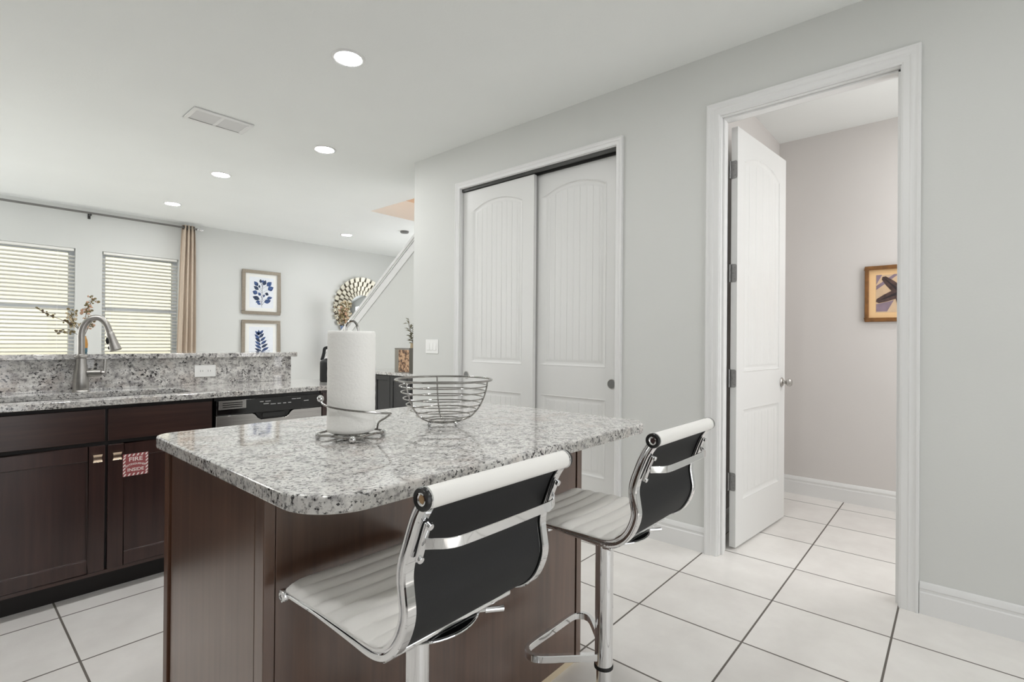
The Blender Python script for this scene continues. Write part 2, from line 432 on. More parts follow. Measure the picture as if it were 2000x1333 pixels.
b.box(x0, x1, KY0-.019, KY0, 0, KZ); b.box(x0, x1, KY1, KY1+.019, 0, KZ); b.box(x0, x1, KY0-.019, KY1+.019, KZ, KZ+.019)
struct(b.build('trim_5', 'trim_paint', bevel=0.0015))
b = MB(); b.box(WX+.012, WX+.030, KY0, KY1, KZ-.022, KZ-.0005); b.box(WX+.030, WX+.105, KY0, KY1, KZ-.008, KZ-.0005); b.box(WX+.064, WX+.068, KY0, KY1, KZ-.026, KZ-.008)
struct(b.build('trim_6', 'dark_track', smooth=0))
# baseboards
def bb_prof(): return [(0, 0), (0.014, 0), (0.014, 0.095), (0.0105, 0.100), (0.0105, 0.112), (0.014, 0.115), (0.012, 0.128), (0.006, 0.138), (0, 0.142)]
def baseboard(name, runs):
    b = MB()
    for axis, wall, sign, a, c in runs:
        poly = [(wall+sign*o, z) for o, z in bb_prof()]
        b.prism(poly, a, c, 1) if axis == 0 else b.prism(poly, a, c, 0)
    return struct(b.build(name, 'trim_paint', smooth=25))
baseboard('baseboard_right', [(0, WX-.0003, -1, RY+.01, DY0-.078), (0, WX-.0003, -1, DY1+.078, KY0-.054), (0, WX-.0003, -1, KY1+.054, 3.794)])
baseboard('baseboard_hallway', [(0, 4.6117, -1, -.88, 1.10), (1, 1.1147, -1, WX+WT+.01, 4.597)])
baseboard('baseboard_back', [(1, BY-.0003, -1, -2.55, 6.75)])
baseboard('baseboard_stair', [(0, 3.6747, -1, 3.81, 6.74)])

# ------------------------------------------------------------------ arch-top plank doors
def door_mesh(b, wd, z0, z1, th, st=0.11):
    """slab: width along +x from 0, front face towards -y at y=0, thickness to +y; recessed panels on both faces"""
    up0, sp, pk = 1.035, 2.295, 2.362; lo0, lo1 = 0.275, 0.815
    def sdf(x, z):
        """distance inside a panel (positive inside)"""
        best = -9
        mid = wd/2; hw = wd/2-st
        rise = pk-sp; Rr = (hw*hw+rise*rise)/(2*rise)
        top = pk-Rr+math.sqrt(max(0, Rr*Rr-(x-mid)**2)) if abs(x-mid) < Rr else sp
        d1 = min(hw-abs(x-mid), z-up0, (top-z)); d2 = min(hw-abs(x-mid), z-lo0, lo1-z)
        return max(d1, d2)
    def depth(x, z):
        d = sdf(x, z)
        if d <= 0: return 0.0
        prof = [(0, 0), (0.004, -0.003), (0.010, 0.005), (0.022, 0.0085), (0.030, 0.0085), (0.040, 0.0060), (0.05, 0.0055), (9, 0.0055)]
        for (a, va), (c, vc) in zip(prof[:-1], prof[1:]):
            if d <= c:
                y = va+(vc-va)*(d-a)/(c-a); break
        if d > 0.040:
            k = (x-wd/2)/0.054; fr = abs(k-round(k))
            if fr < 0.075: y += 0.0028*(1-fr/0.075)
        return y
    xs = [0.0]; x = 0.0
    while x < wd-.001:
        inside = st-.006 < x < wd-st+.006
        x += 0.004 if inside else 0.02
        xs.append(min(x, wd))
    zs = [z0]; z = z0
    def fine(z): return any(a-.008 < z < a+.052 for a in (up0, lo0)) or any(a-.052 < z < a+.008 for a in (lo1,)) or sp-.055 < z < pk+.008
    while z < z1-.001:
        step = 0.005 if fine(z) else 0.03
        if not fine(z):
            for k in range(6):
                if fine(z+0.005*(k+1)): step = 0.005*(k+1); break
        z += step; zs.append(min(z, z1))
    nx, nz = len(xs), len(zs)
    vs = [(xs[i], depth(xs[i], zs[j]), zs[j]) for j in range(nz) for i in range(nx)]
    fs = [(j*nx+i, j*nx+i+1, (j+1)*nx+i+1, (j+1)*nx+i) for j in range(nz-1) for i in range(nx-1)]
    nb = len(vs)
    ring = [i for i in range(nx)]+[j*nx+nx-1 for j in range(1, nz)]+[(nz-1)*nx+i for i in range(nx-2, -1, -1)]+[j*nx for j in range(nz-2, 0, -1)]
    for r_ in ring: vs.append((vs[r_][0], th, vs[r_][2]))
    m = len(ring)
    for k in range(m): fs.append((ring[k], nb+k, nb+(k+1) % m, ring[(k+1) % m]))
    fs.append(tuple(nb+k for k in range(m)))
    b.add(vs, fs)
# closet sliding doors (front faces -X): local +x -> world -y
def closet_door(name, ytop, wd, x, label_pull, pull_at):
    r = bpy.data.objects.new(name, None); COL.objects.link(r); r.location = (x, ytop, 0); r.rotation_euler = (0, 0, -PI/2); struct(r)
    b = MB(); door_mesh(b, wd, 0.012, 2.466, 0.032); b.build('slab', 'door_paint', r, smooth=24)
    b = MB(); b.lathe([(0.0265, -0.0012), (0.028, -0.0042), (0.031, -0.0042), (0.0335, -0.0010), (0.0335, 0.001)], (pull_at, 0, 0.925), 32, 1)
    o = b.build('finger_pull', 'brushed_nickel', r)
    b = MB(); b.lathe([(0.0268, -0.0004), (0.0268, -0.0014), (1e-7, -0.0014)], (pull_at, 0, 0.925), 32, 1); b.build('pull_cup', 'plastic_grey', o)
    return r
closet_door('door_2', 3.160, 0.765, 2.972, '', 0.048)
closet_door('door_3', 2.455, 0.765, 3.022, '', 0.765-.062)
# hallway door, swung into the hallway
ang = math.atan2(0.915-0.985, 3.872-3.078)
r = bpy.data.objects.new('door_1', None); COL.objects.link(r); r.location = (3.094, 0.9700, 0); r.rotation_euler = (0, 0, ang); struct(r)
DW = 0.80
b = MB(); door_mesh(b, DW, 0.014, 2.474, 0.036); b.build('slab', 'door_paint', r, smooth=24)
for z in (2.225, 1.617, 1.0, 0.395):
    b = MB()
    b.prism(rrect(0.001, 0.034, z-.052, z+.052, [.011, 0.0005, .0005, .011], 4), -0.003, 0.0, 0)
    b.tube([(-0.009, 0.040, z-.052), (-0.009, 0.040, z+.052)], 0.0065, 12)
    b.box(-0.008, -0.001, 0.033, 0.039, z-.05, z+.05)
    hg = b.build('hinge', 'hinge_steel', r)
    b = MB()
    for dz in (-.034, 0.0, .034): b.lathe([(0.0035, -0.0042), (0.0035, -0.003)], (0, .012 if dz else .022, z+dz), 10, 0)
    b.build('screw', 'plastic_grey', hg)
b = MB(); cx, cz = DW-.062, 0.945
b.lathe([(0.030, 0.0), (0.031, -0.004), (0.026, -0.009), (0.012, -0.014), (0.010, -0.026), (0.018, -0.034), (0.026, -0.043), (0.0265, -0.055), (0.020, -0.064), (1e-7, -0.066)], (cx, 0, cz), 28, 1)
b.build('door_knob', 'brushed_nickel', r)
b = MB(); b.box(DW-.0005, DW+.0015, .006, .030, 0.915, 0.975); b.build('latch_plate', 'hinge_steel', r)

# ------------------------------------------------------------------ windows, blinds, outside
for k, (a, c) in enumerate(WIN):
    r = bpy.data.objects.new('window_%d' % (k+1), None); COL.objects.link(r); r.location = ((a+c)/2, BY, 0); struct(r)
    hw = (c-a)/2; f = MB(); y0, y1 = .085, .14
    f.box(-hw, -hw+.05, y0, y1, WZ0, WZ1); f.box(hw-.05, hw, y0, y1, WZ0, WZ1); f.box(-hw+.05, hw-.05, y0, y1, WZ0, WZ0+.05); f.box(-hw+.05, hw-.05, y0, y1, WZ1-.05, WZ1)
    f.build('window_frame', 'vinyl_frame', r, bevel=.003)
    f = MB(); f.box(-hw+.05, hw-.05, y0-.01, y1-.01, 1.565, 1.625); f.build('meeting_rail', 'vinyl_frame', r, bevel=.003)
    for z0, z1 in ((WZ0+.05, 1.565), (1.625, WZ1-.05)):
        f = MB(); f.box(-hw+.05, hw-.05, .110, .114, z0, z1); f.build('pane', 'window_glass', r, smooth=0)
    f = MB(); f.box(-hw-.02, hw+.02, -.03, .085, WZ0-.02, WZ0); s_ = f.build('window_sill', 'trim_paint', r, bevel=.004)
    lab = ['white horizontal slat blind in the window at the left edge of the picture', 'white horizontal slat blind in the window beside the taupe curtain'][k]
    bl = thing('window_blind', lab, 'blind', ((a+c)/2, BY+.035, WZ0), 0, 'slat blinds in the far windows')
    f = MB(); f.box(-hw+.012, hw-.012, -.026, .026, WZ1-WZ0-.034, WZ1-WZ0-.002); f.build('headrail', 'blind_slat', bl, bevel=.004)
    f = MB(); n = int((WZ1-WZ0-.075)/0.0475); tl = math.radians(-20)
    for i in range(n):
        z = 0.045+0.0475*i; dy, dz = .025*math.cos(tl), .025*math.sin(tl); th = .0014
        f.add([(sx, q*dy-th*math.sin(tl)*e, z-q*dz*-1*-1 if False else z+q*dz+th*math.cos(tl)*e) for sx in (-hw+.004, hw-.004) for q in (-1, 1) for e in (-1, 1)],
              [(0, 1, 3, 2), (4, 6, 7, 5), (0, 4, 5, 1), (2, 3, 7, 6), (0, 2, 6, 4), (1, 5, 7, 3)])
    f.build('slats', 'blind_slat', bl, smooth=0)
    f = MB(); f.box(-hw+.012, hw-.012, -.024, .024, .004, .026); f.build('bottom_rail', 'blind_slat', bl, bevel=.003)
    for x in (-hw*.72, hw*.72): MB().box(x-.0012, x+.0012, -.028, -.0265, .02, WZ1-WZ0-.03).build('ladder_cord', 'blind_slat', bl, smooth=0)
b = MB(); b.box(-8, 10, 11.6, 11.8, -.3, 5.0); b.build('neighbour_wall', 'neighbour_stucco', smooth=0); 
o = bpy.data.objects['neighbour_wall']; o.name = 'wall_neighbour'; struct(o)
b = MB(); b.box(-14, 16, BY+.17, 30, -.4, -.2); o = struct(b.build('floor_lawn', 'lawn', smooth=0))
# curtain and rod
cu = thing('curtain', 'taupe grommet curtain bunched at the right end of the rod', 'curtain', (2.395, 8.2, 0.02))
b = MB(); vs = []; fs = []; nU, nZ = 60, 24
for j in range(nZ+1):
    z = 2.80*j/nZ; wd = 0.150+0.10*(1-j/nZ)**.6
    for i in range(nU+1):
        u = i/nU; a = 2*PI*3.5*u+.6
        vs.append(((u-.5)*wd-.03*(1-j/nZ)+.006*math.sin(a*2+j*.1), .035*math.sin(a)*(0.9+.1*math.sin(j*.7)), z))
for j in range(nZ):
    for i in range(nU): fs.append((j*(nU+1)+i, j*(nU+1)+i+1, (j+1)*(nU+1)+i+1, (j+1)*(nU+1)+i))
b.add(vs, fs); o = b.build('drape', 'fabric_taupe', cu, smooth=80)
m = o.modifiers.new('solid', 'SOLIDIFY'); m.thickness = .003
for u in (-.36, -.12, .12, .36):
    b = MB(); b.lathe([(.026, -.003), (.032, -.004), (.034, 0), (.032, .004), (.026, .003), (.026, -.003)], (u*.165, 0, 2.765), 20, 0); b.build('grommet', 'grommet', cu)
rd = thing('curtain_rod', 'slim grey metal curtain rod along the top of the far wall', 'curtain rod', (1.0, 8.2, 2.785))
b = MB(); b.tube([(-2.2, 0, 0), (1.52, 0, 0)], .0135, 12); b.build('rod', 'rod_metal', rd)
b = MB(); b.lathe([(.0135, 1.50), (.018, 1.505), (.018, 1.515), (.012, 1.52), (.022, 1.535), (.026, 1.552), (.020, 1.570), (1e-7, 1.578)], (0, 0, 0), 18, 0); b.build('finial', 'chrome', rd)
for x in (0.31, -1.9):
    b = MB(); b.box(x-.008, x+.008, -.006, .099, -.028, -.0135); b.box(x-.014, x+.014, .092, .0995, -.06, .02); b.box(x-.009, x+.009, -.016, .004, -.034, -.012); b.build('bracket', 'dark_track', rd, bevel=.002)

# ------------------------------------------------------------------ ceiling fittings
def can_light(x, y, label, group='recessed ceiling lights'):
    r = thing('recessed_light', label, 'ceiling light', (x, y, CZ), 0, group)
    b = MB(); b.lathe([(.076, -.0005), (.076, -.005), (.084, -.008), (.092, -.006), (.097, -.0005)], (0, 0, 0), 40); b.build('trim_ring', 'trim_paint', r)
    b = MB(); b.lathe([(1e-7, -.0075), (.05, -.0065), (.0758, -.004), (.0758, -.0005)], (0, 0, 0), 40); b.build('lens', 'lamp_lens', r)
    return r
can_light(1.60, 2.695, 'recessed ceiling light, largest and nearest in the picture')
can_light(2.235, 4.134, 'recessed ceiling light between the largest light and the stair opening')
can_light(1.90, 5.562, 'recessed ceiling light directly below the air vent in the picture')
can_light(1.928, 7.208, 'leftmost recessed ceiling light, above the window blinds and curtain')
can_light(4.262, 7.182, 'smallest recessed ceiling light, above the round mirror')
can_light(1.55, 0.74, 'recessed ceiling light above the two bar stools, out of the picture')
can_light(-0.5, 2.69, 'added, unseen recessed ceiling light brightening the left end of the sink aisle')  # unseen fixture added to brighten the aisle floor
can_light(0.55, 2.69, 'added, unseen recessed ceiling light brightening the aisle by the sink')  # added for more downlight over the aisle, unseen
can_light(1.55, -1.2, 'added, unseen recessed ceiling light behind the camera, brightening the right wall')  # unseen fixture added to light the right wall
can_light(-0.3, 0.74, 'added, unseen recessed ceiling light left of the island')  # unseen fixture added as extra kitchen light
can_light(3.9, -0.35, 'added, unseen recessed ceiling light in the hallway behind the door jamb', 'added hallway lights')  # hidden fixture added because the hallway was too dark
vt = thing('ceiling_vent', 'white rectangular air vent on the ceiling', 'air vent', (1.424, 4.215, CZ))
b = MB(); hx, hy = .205, .135
for x0, x1, y0, y1 in ((-hx, hx, -hy, -hy+.035), (-hx, hx, hy-.035, hy), (-hx, -hx+.03, -hy+.035, hy-.035), (hx-.03, hx, -hy+.035, hy-.035), (-.012, .012, -hy+.035, hy-.035)):
    b.box(x0, x1, y0, y1, -.010, -.0005)
b.build('vent_frame', 'trim_paint', vt, bevel=.004)
b = MB()
for i in range(9):
    y = -hy+.045+i*.0225; b.add([(x, y+dy, z) for x in (-hx+.03, hx-.03) for dy, z in ((0, -.001), (.016, -.008), (.0172, -.0068), (.0012, -.0005))], [(0, 1, 2, 3), (7, 6, 5, 4), (0, 4, 5, 1), (1, 5, 6, 2), (2, 6, 7, 3), (3, 7, 4, 0)])
b.build('louvres', 'trim_paint', vt, smooth=0)
b = MB(); b.box(-hx+.03, -.012, -hy+.035, hy-.035, -.0012, -.0004); b.box(.012, hx-.03, -hy+.035, hy-.035, -.0012, -.0004); b.build('duct', 'plastic_grey', vt, smooth=0)
sd = thing('smoke_detector', 'small grey disc on the ceiling by the stair opening', 'smoke detector', (4.68, 6.265, CZ))
b = MB(); b.lathe([(1e-7, -.03), (.05, -.03), (.062, -.022), (.065, -.0005)], (0, 0, 0), 28); b.build('housing', 'plastic_grey', sd)

# ------------------------------------------------------------------ kitchen island
isl = thing('kitchen_island', 'dark brown wooden island cabinet under the speckled granite top', 'kitchen island', (1.05, 1.40, 0))
ix0, ix1, iy0, iy1 = 0.458, 1.632, 1.075, 1.735
def rel(b, o):
    b.v = [(x-o.location.x, y-o.location.y, z-o.location.z) for x, y, z in b.v]; return b
b = MB(); b.box(ix0+.014, ix1-.004, iy0+.012, iy1-.004, .10, .893); b.box(ix0+.05, ix1-.05, iy0+.03, iy1-.07, .0, .10); rel(b, isl).build('cabinet_body', 'toe_black', isl, smooth=0)
b = MB(); b.box(ix0, ix0+.013, 1.127, 1.694, .03, .893); rel(b, isl).build('end_panel', 'island_wood', isl, bevel=.0012)
b = MB(); b.box(ix0-.006, ix0+.013, 1.704, 1.738, .03, .893); rel(b, isl).build('corner_stile', 'espresso_edge', isl, bevel=.002)
b = MB(); b.box(ix0-.004, ix0+.02, iy0-.003, 1.116, .03, .893); rel(b, isl).build('corner_post', 'island_wood', isl, bevel=.002)
b = MB(); b.box(ix0+.022, ix1-.036, iy0, iy0+.011, .03, .893); rel(b, isl).build('back_panel', 'island_wood', isl, bevel=.0012)
b = MB(); b.box(ix1-.030, ix1, iy0-.003, iy0+.03, .03, .893); rel(b, isl).build('corner_post', 'island_wood', isl, bevel=.002)
b = MB(); b.box(ix1-.013, ix1, iy0+.034, 1.735, .03, .893); rel(b, isl).build('end_panel', 'island_wood', isl, bevel=.0012)
b = MB(); b.box(ix0+.004, ix1-.004, iy0+.004, iy0+.02, 0.0, .0295); b.box(ix0+.004, ix0+.02, iy0+.02, 1.66, 0, .0295); rel(b, isl).build('shoe_strip', 'plinth_cream', isl, smooth=0, )
for k in range(2):
    xa = ix0+.02+k*.572; b = MB(); b.box(xa, xa+.562, iy1-.004, iy1+.014, .12, .70); d_ = rel(b, isl).build('door', 'espresso_v', isl, bevel=.003)
    b = MB(); b.ball((xa+(.52 if k == 0 else .04)-isl.location.x, iy1+.03-isl.location.y, .65), .014); b.build('knob', 'knob_brass', d_)
    b = MB(); b.box(xa, xa+.562, iy1-.004, iy1+.014, .715, .875); rel(b, isl).build('drawer', 'espresso_h', isl, bevel=.003)
b = MB(); b.prism(rrect(0.419, 1.662, 0.803, 1.742, [.115, .085, .06, .055], 14), .894, .928, 2)
o = b.build('island_countertop', 'granite_pale', bevel=.005, seg=3, smooth=40)
tag(o, 'pale grey speckled granite slab with rounded corners topping the island', 'countertop')

# ------------------------------------------------------------------ sink run
CF, CT, CB = 2.985, .9205, .8905
FX = 3.010
def shaker(b, x0, x1, z0, z1, y, st=.062):
    """recessed-panel door facing -Y with front at y"""
    th = .019
    b.box(x0, x0+st, y, y+th, z0, z1); b.box(x1-st, x1, y, y+th, z0, z1)
    b.box(x0+st, x1-st, y, y+th, z1-st*1.05, z1); b.box(x0+st, x1-st, y, y+th, z0, z0+st)
    b.add([(x0+st, y+.001, z0+st), (x1-st, y+.001, z0+st), (x1-st, y+.001, z1-st*1.05), (x0+st, y+.001, z1-st*1.05),
           (x0+st+.001, y+.009, z0+st+.001), (x1-st-.001, y+.009, z0+st+.001), (x1-st-.001, y+.009, z1-st*1.05-.001), (x0+st+.001, y+.009, z1-st*1.05-.001)],
          [(0, 1, 5, 4), (1, 2, 6, 5), (2, 3, 7, 6), (3, 0, 4, 7), (4, 5, 6, 7)])
def cab_knob(x, z, parent):
    b = MB(); w2 = .017; ox, oy = parent_origin(parent)
    prof = [(-w2, .0), (-w2*.72, -.006), (-w2*.64, -.0155), (-w2*.9, -.0235), (w2*.9, -.0235), (w2*.64, -.0155), (w2*.72, -.006), (w2, .0)]
    n = len(prof)
    b.prism([(x-ox+px, FX-oy-.0+py) for px, py in [(-.008, 0), (-.007, -.010), (.007, -.010), (.008, 0)]], z-.007, z+.007, 2)
    # concave square cap
    vs = []; fs = []; N = 6
    for j in range(N+1):
        q = -1+2*j/N; hz = q*.0175; wq = .0175*(0.86+.14*q*q); d = -.022+.0035*(1-q*q)
        vs += [(x-ox-wq, FX-oy-.010, z+hz*.7), (x-ox-wq, FX-oy+d, z+hz), (x-ox+wq, FX-oy+d, z+hz), (x-ox+wq, FX-oy-.010, z+hz*.7)]
    for j in range(N):
        for k in range(4): fs.append((j*4+k, j*4+(k+1) % 4, (j+1)*4+(k+1) % 4, (j+1)*4+k))
    fs += [(0, 1, 2, 3), (N*4+3, N*4+2, N*4+1, N*4)]
    b.add(vs, fs); b.build('knob', 'knob_brass', parent, smooth=30)
def parent_origin(p):
    q = p
    while q.parent: q = q.parent
    return q.location.x, q.location.y
sb = thing('sink_base_cabinet', 'dark espresso sink base cabinet with two panel doors below the granite counter', 'cabinet', (.55, 3.25, 0))
b = MB(); b.box(.062, 1.004, FX+.019, 3.53, .10, .630); b.box(.062, 1.004, FX+.019, 3.075, .63, CB-.0005); b.box(.062, .10, 3.08, 3.53, .63, CB-.0005); b.box(.966, 1.004, 3.08, 3.53, .63, CB-.0005)
rel(b, sb).build('cabinet_body', 'toe_black', sb, smooth=0)
b = MB(); b.box(.062, 1.004, 3.085, 3.10, 0, .10); rel(b, sb).build('toe_kick', 'toe_black', sb, smooth=0)
b = MB(); b.box(.062, .066, FX+.002, FX+.0185, .10, CB); b.box(.062, 1.004, FX+.004, FX+.0188, .10, .116); rel(b, sb).build('face_frame', 'espresso_h', sb, smooth=0)
for x0, x1, kx in ((.068, .5435, .513), (.5535, 1.000, .586)):
    b = MB(); b.box(x0, x1, FX+.006, FX+.019, .720, .872); rel(b, sb).build('false_drawer', 'espresso_h', sb, bevel=.0025)
    b = MB(); shaker(b, x0, x1, .118, .702, FX); d_ = rel(b, sb).build('door', 'espresso_v', sb, bevel=.002)
    cab_knob(kx, .648, d_)
lc = thing('base_cabinet', 'dark espresso base cabinet mostly cut off by the left edge of the picture', 'cabinet', (-.4, 3.25, 0))
b = MB(); b.box(-.85, .058, FX+.019, 3.53, .10, CB-.0005); rel(b, lc).build('cabinet_body', 'toe_black', lc, smooth=0)
b = MB(); b.box(-.85, .058, 3.085, 3.10, 0, .10); rel(b, lc).build('toe_kick', 'toe_black', lc, smooth=0)
for x0, x1, kx in ((-.845, -.40, -.43), (-.392, .054, -.36)):
    b = MB(); b.box(x0, x1, FX+.006, FX+.019, .720, .872); rel(b, lc).build('drawer', 'espresso_h', lc, bevel=.0025)
    b = MB(); shaker(b, x0, x1, .118, .702, FX); d_ = rel(b, lc).build('door', 'espresso_v', lc, bevel=.002)
    cab_knob(kx, .648, d_)
# unseen dark cabinets added along the left wall for the chrome to reflect
kc = thing('base_cabinet', 'unseen dark espresso base cabinet added on the left kitchen wall for reflections', 'cabinet', (-2.29, 1.9, 0), 0, 'added left wall base cabinets')
kw = thing('unseen_wall_cabinet', 'unseen dark espresso wall cabinet added on the left kitchen wall for reflections', 'cabinet', (-2.42, 1.9, 1.42), 0, 'added left wall cabinets')
b = MB(); b.box(-.29, .27, -.448, .448, .10, .885); b.build('cabinet_body', 'espresso_v', kc, smooth=0); b = MB(); b.box(-.28, .20, -.448, .448, 0, .0995); b.build('toe_kick', 'toe_black', kc, smooth=0)
b = MB(); b.box(-.165, .15, -.448, .448, 0, .95); b.build('cabinet_body', 'espresso_v', kw, smooth=0)
for y0, y1 in ((-.445, -.003), (.003, .445)):
    b = MB(); b.box(.2705, .29, y0, y1, .72, .88); b.build('drawer', 'espresso_h', kc, bevel=.003)
    b = MB(); b.box(.2705, .29, y0, y1, .11, .71); d_ = b.build('door', 'espresso_v', kc, bevel=.003); b = MB(); b.ball((.305, y1-.04 if y0 < 0 else y0+.04, .65), .014); b.build('knob', 'knob_brass', d_)
    b = MB(); b.box(.1505, .17, y0, y1, .01, .94); d_ = b.build('door', 'espresso_v', kw, bevel=.003); b = MB(); b.ball((.185, y1-.04 if y0 < 0 else y0+.04, .07), .014); b.build('knob', 'knob_brass', d_)
for k in range(1, 5):
    dup(kc, (-2.29, 1.9-.9*k, 0), 0, kc['label']); dup(kw, (-2.42, 1.9-.9*k, 1.42), 0, kw['label'])
o = MB().box(-2.595, -1.97, -2.16, 2.36, .8855, .919).build('unseen_countertop', 'granite_pale', bevel=.004); tag(o, 'unseen speckled granite counter added over the left wall cabinets', 'countertop')  # unseen counter added to complete the reflected cabinet run
# warning sticker
st = thing('warning_sticker', 'red and white striped fire warning sticker on the right sink cabinet door', 'sticker', (.6615, FX-.0004, .593))
b = MB(); b.box(-.051, .051, -.0006, 0.0, -.0535, .0535); b.build('backing', 'sticker_red', st, smooth=0)
b = MB(); yv = -.0009
def stripe_poly(b, poly): b.prism([(p[0], p[1]) for p in poly], yv, -.0006, 1)
sw = .0095
for i in range(6):
    x = -.045+i*.0172
    for z0, z1 in ((.0415, .0525), (-.0525, -.0415)):
        stripe_poly(b, [(x-.004, z0), (x+.003, z0), (x+.009, z1), (x+.002, z1)])
for i in range(5):
    z = -.036+i*.0165
    for x0, x1 in ((-.050, -.0405), (.0405, .050)):
        stripe_poly(b, [(x0, z-.006), (x1, z+.003), (x1, z+.0115), (x0, z+.0025)])
b.build('border_stripes', 'sticker_white', st, smooth=0)
def letters(txt, size, parent, name, mat, loc, arc_r=None, rot=(PI/2, 0, 0), ext=.0002, wid=1.0):
    cu = bpy.data.curves.new(name, 'FONT'); cu.body = txt; cu.size = size; cu.align_x = 'CENTER'; cu.extrude = ext; cu.offset = size*.018
    o = bpy.data.objects.new(name, cu); COL.objects.link(o)
    me = bpy.data.meshes.new_from_object(o.evaluated_get(bpy.context.evaluated_depsgraph_get()))
    bpy.data.objects.remove(o)
    for v in me.vertices:
        v.co.x *= wid
        if arc_r:
            a = v.co.x/arc_r; rr = arc_r+v.co.y; v.co.x = rr*math.sin(a); v.co.y = rr*math.cos(a)-arc_r
    me.materials.clear(); me.materials.append(M[mat]); me.name = name
    o = bpy.data.objects.new(name, me); COL.objects.link(o); o.location = loc; o.rotation_euler = rot; o.parent = parent
    return o
letters('FIRE', .027, st, 'lettering', 'sticker_white', (0, -.0008, .0175), wid=1.15)
letters('EXTINGUISHER', .0125, st, 'lettering', 'sticker_white', (0, -.0008, -.0005), arc_r=.08, wid=.93)
letters('INSIDE', .022, st, 'lettering', 'sticker_white', (0, -.0008, -.031), wid=1.02)
# dishwasher
dw = thing('dishwasher', 'stainless steel dishwasher with black control strip under the counter', 'dishwasher', (1.318, 3.25, 0))
b = MB(); b.box(-.303, .303, -.215, .28, .10, CB-.006); b.box(-.29, .29, -.17, .2, 0, .10); b.build('tub', 'black_plastic', dw, smooth=0)
yd = 3.006-3.25
b = MB()       # door with a scooped top edge below the handle pocket
b.prism([(-.303, .105), (.303, .105), (.303, .788), (.125, .788), (.108, .778), (.095, .760), (.075, .748), (-.065, .748), (-.085, .760), (-.098, .778), (-.115, .788), (-.303, .788)], yd, yd+.028, 1)
b.build('door', 'stainless', dw, bevel=.003)
b = MB(); b.box(-.303, .303, yd-.004, yd+.03, .7895, .872); cp = b.build('control_panel', 'gloss_black', dw, bevel=.004)
b = MB(); b.prism([(-.098, .789), (.108, .789), (.092, .763), (.073, .7495), (-.063, .7495), (-.083, .763)], yd+.006, yd+.028, 1); b.build('handle_pocket', 'black_plastic', dw, bevel=.002)
b = MB(); b.prism(rrect(-.060, .072, .758, .784, .010, 4), yd+.002, yd+.006, 1); b.build('handle_lip', 'gloss_black', dw, bevel=.002)
b = MB(); b.box(-.292, -.150, yd-.006, yd-.004, .822, .868); b.build('vent_plate', 'stainless', cp, bevel=.002)
b = MB()
for z in (.834, .845, .856): b.box(-.272, -.170, yd-.0072, yd-.006, z-.0025, z+.0025)
b.build('vent_slots', 'black_plastic', cp, smooth=0)
for x, z, w_ in ((-.075, .848, .02), (-.045, .848, .03), (-.055, .834, .03), (-.015, .830, .03), (.025, .830, .02), (.058, .830, .018), (.088, .830, .018), (.11, .850, .026), (.14, .850, .024), (.185, .834, .03)):
    MB().box(x, x+w_, yd-.0046, yd-.004, z, z+.0042).build('marking', 'panel_mark', cp, smooth=0)
ep = thing('filler_cabinet', 'narrow dark espresso end cabinet to the right of the dishwasher', 'cabinet', (1.77, 3.25, 0))
b = MB(); b.box(-.144, .14, FX-3.25+.019, .28, .10, CB-.0005); b.box(-.144, .14, -.165, .28, 0, .10); b.build('cabinet_body', 'espresso_v', ep, smooth=0)
b = MB(); b.box(-.142, .138, FX-3.25, FX-3.25+.0185, .118, .872); b.build('front_panel', 'espresso_v', ep, bevel=.002)
# sink counter with cut-out
b = MB(); cx0, cx1, cy0, cy1 = -.87, 1.945, CF, 3.575; sx0, sx1, sy0, sy1 = .075, .945, 3.095, 3.435
hole = rrect(sx0, sx1, sy0, sy1, .06, 6); outer = [(cx0, cy0), (cx1, cy0), (cx1, cy1), (cx0, cy1)]
nh = len(hole)
for zz in (CB, CT): pass
vs = [(x, y, z) for z in (CB, CT) for x, y in outer] + [(x, y, z) for z in (CB, CT) for x, y in hole]
fs = [(i, (i+1) % 4, 4+(i+1) % 4, 4+i) for i in range(4)] + [(8+i, 8+(i+1) % nh, 8+nh+(i+1) % nh, 8+nh+i) for i in range(nh)]
q = nh//4
for lev, o0, h0 in ((0, 0, 8), (1, 4, 8+nh)):
    for s in range(4):        # corner fans and side quads
        seg = [h0+(s*q+i) % nh for i in range(q)]
        for i in range(q-1): fs.append((o0+s, seg[i], seg[i+1]))
        fs.append((o0+s, seg[-1], h0+((s+1)*q) % nh, o0+(s+1) % 4))
b.add(vs, fs)
o = b.build('sink_countertop', 'granite_pale', bevel=.004, seg=2, smooth=30); tag(o, 'long speckled granite counter holding the sink, along the dark cabinets', 'countertop')
sk = thing('kitchen_sink', 'undermount stainless sink basin set in the granite counter below the faucet', 'sink', (.51, 3.265, .66))
b = MB(); inn = rrect(sx0-.51+.002, sx1-.51-.002, sy0-3.265+.002, sy1-3.265-.002, .06, 6); vs = [(x, y, CB-.66-.0008) for x, y in inn]+[(x*.96, y*.93, .01) for x, y in inn]+[(x*.90, y*.85, 0) for x, y in inn]
fs = [(i+a*nh, (i+1) % nh+a*nh, (i+1) % nh+nh+a*nh, i+nh+a*nh) for a in (0, 1) for i in range(nh)]+[tuple(range(2*nh, 3*nh))]
b.add(vs, fs); b.build('basin', 'stainless', sk)
b = MB(); b.lathe([(1e-7, .003), (.03, .003), (.042, .004), (.045, .0005)], (0, 0.02, 0), 24); b.build('drain', 'chrome', sk)
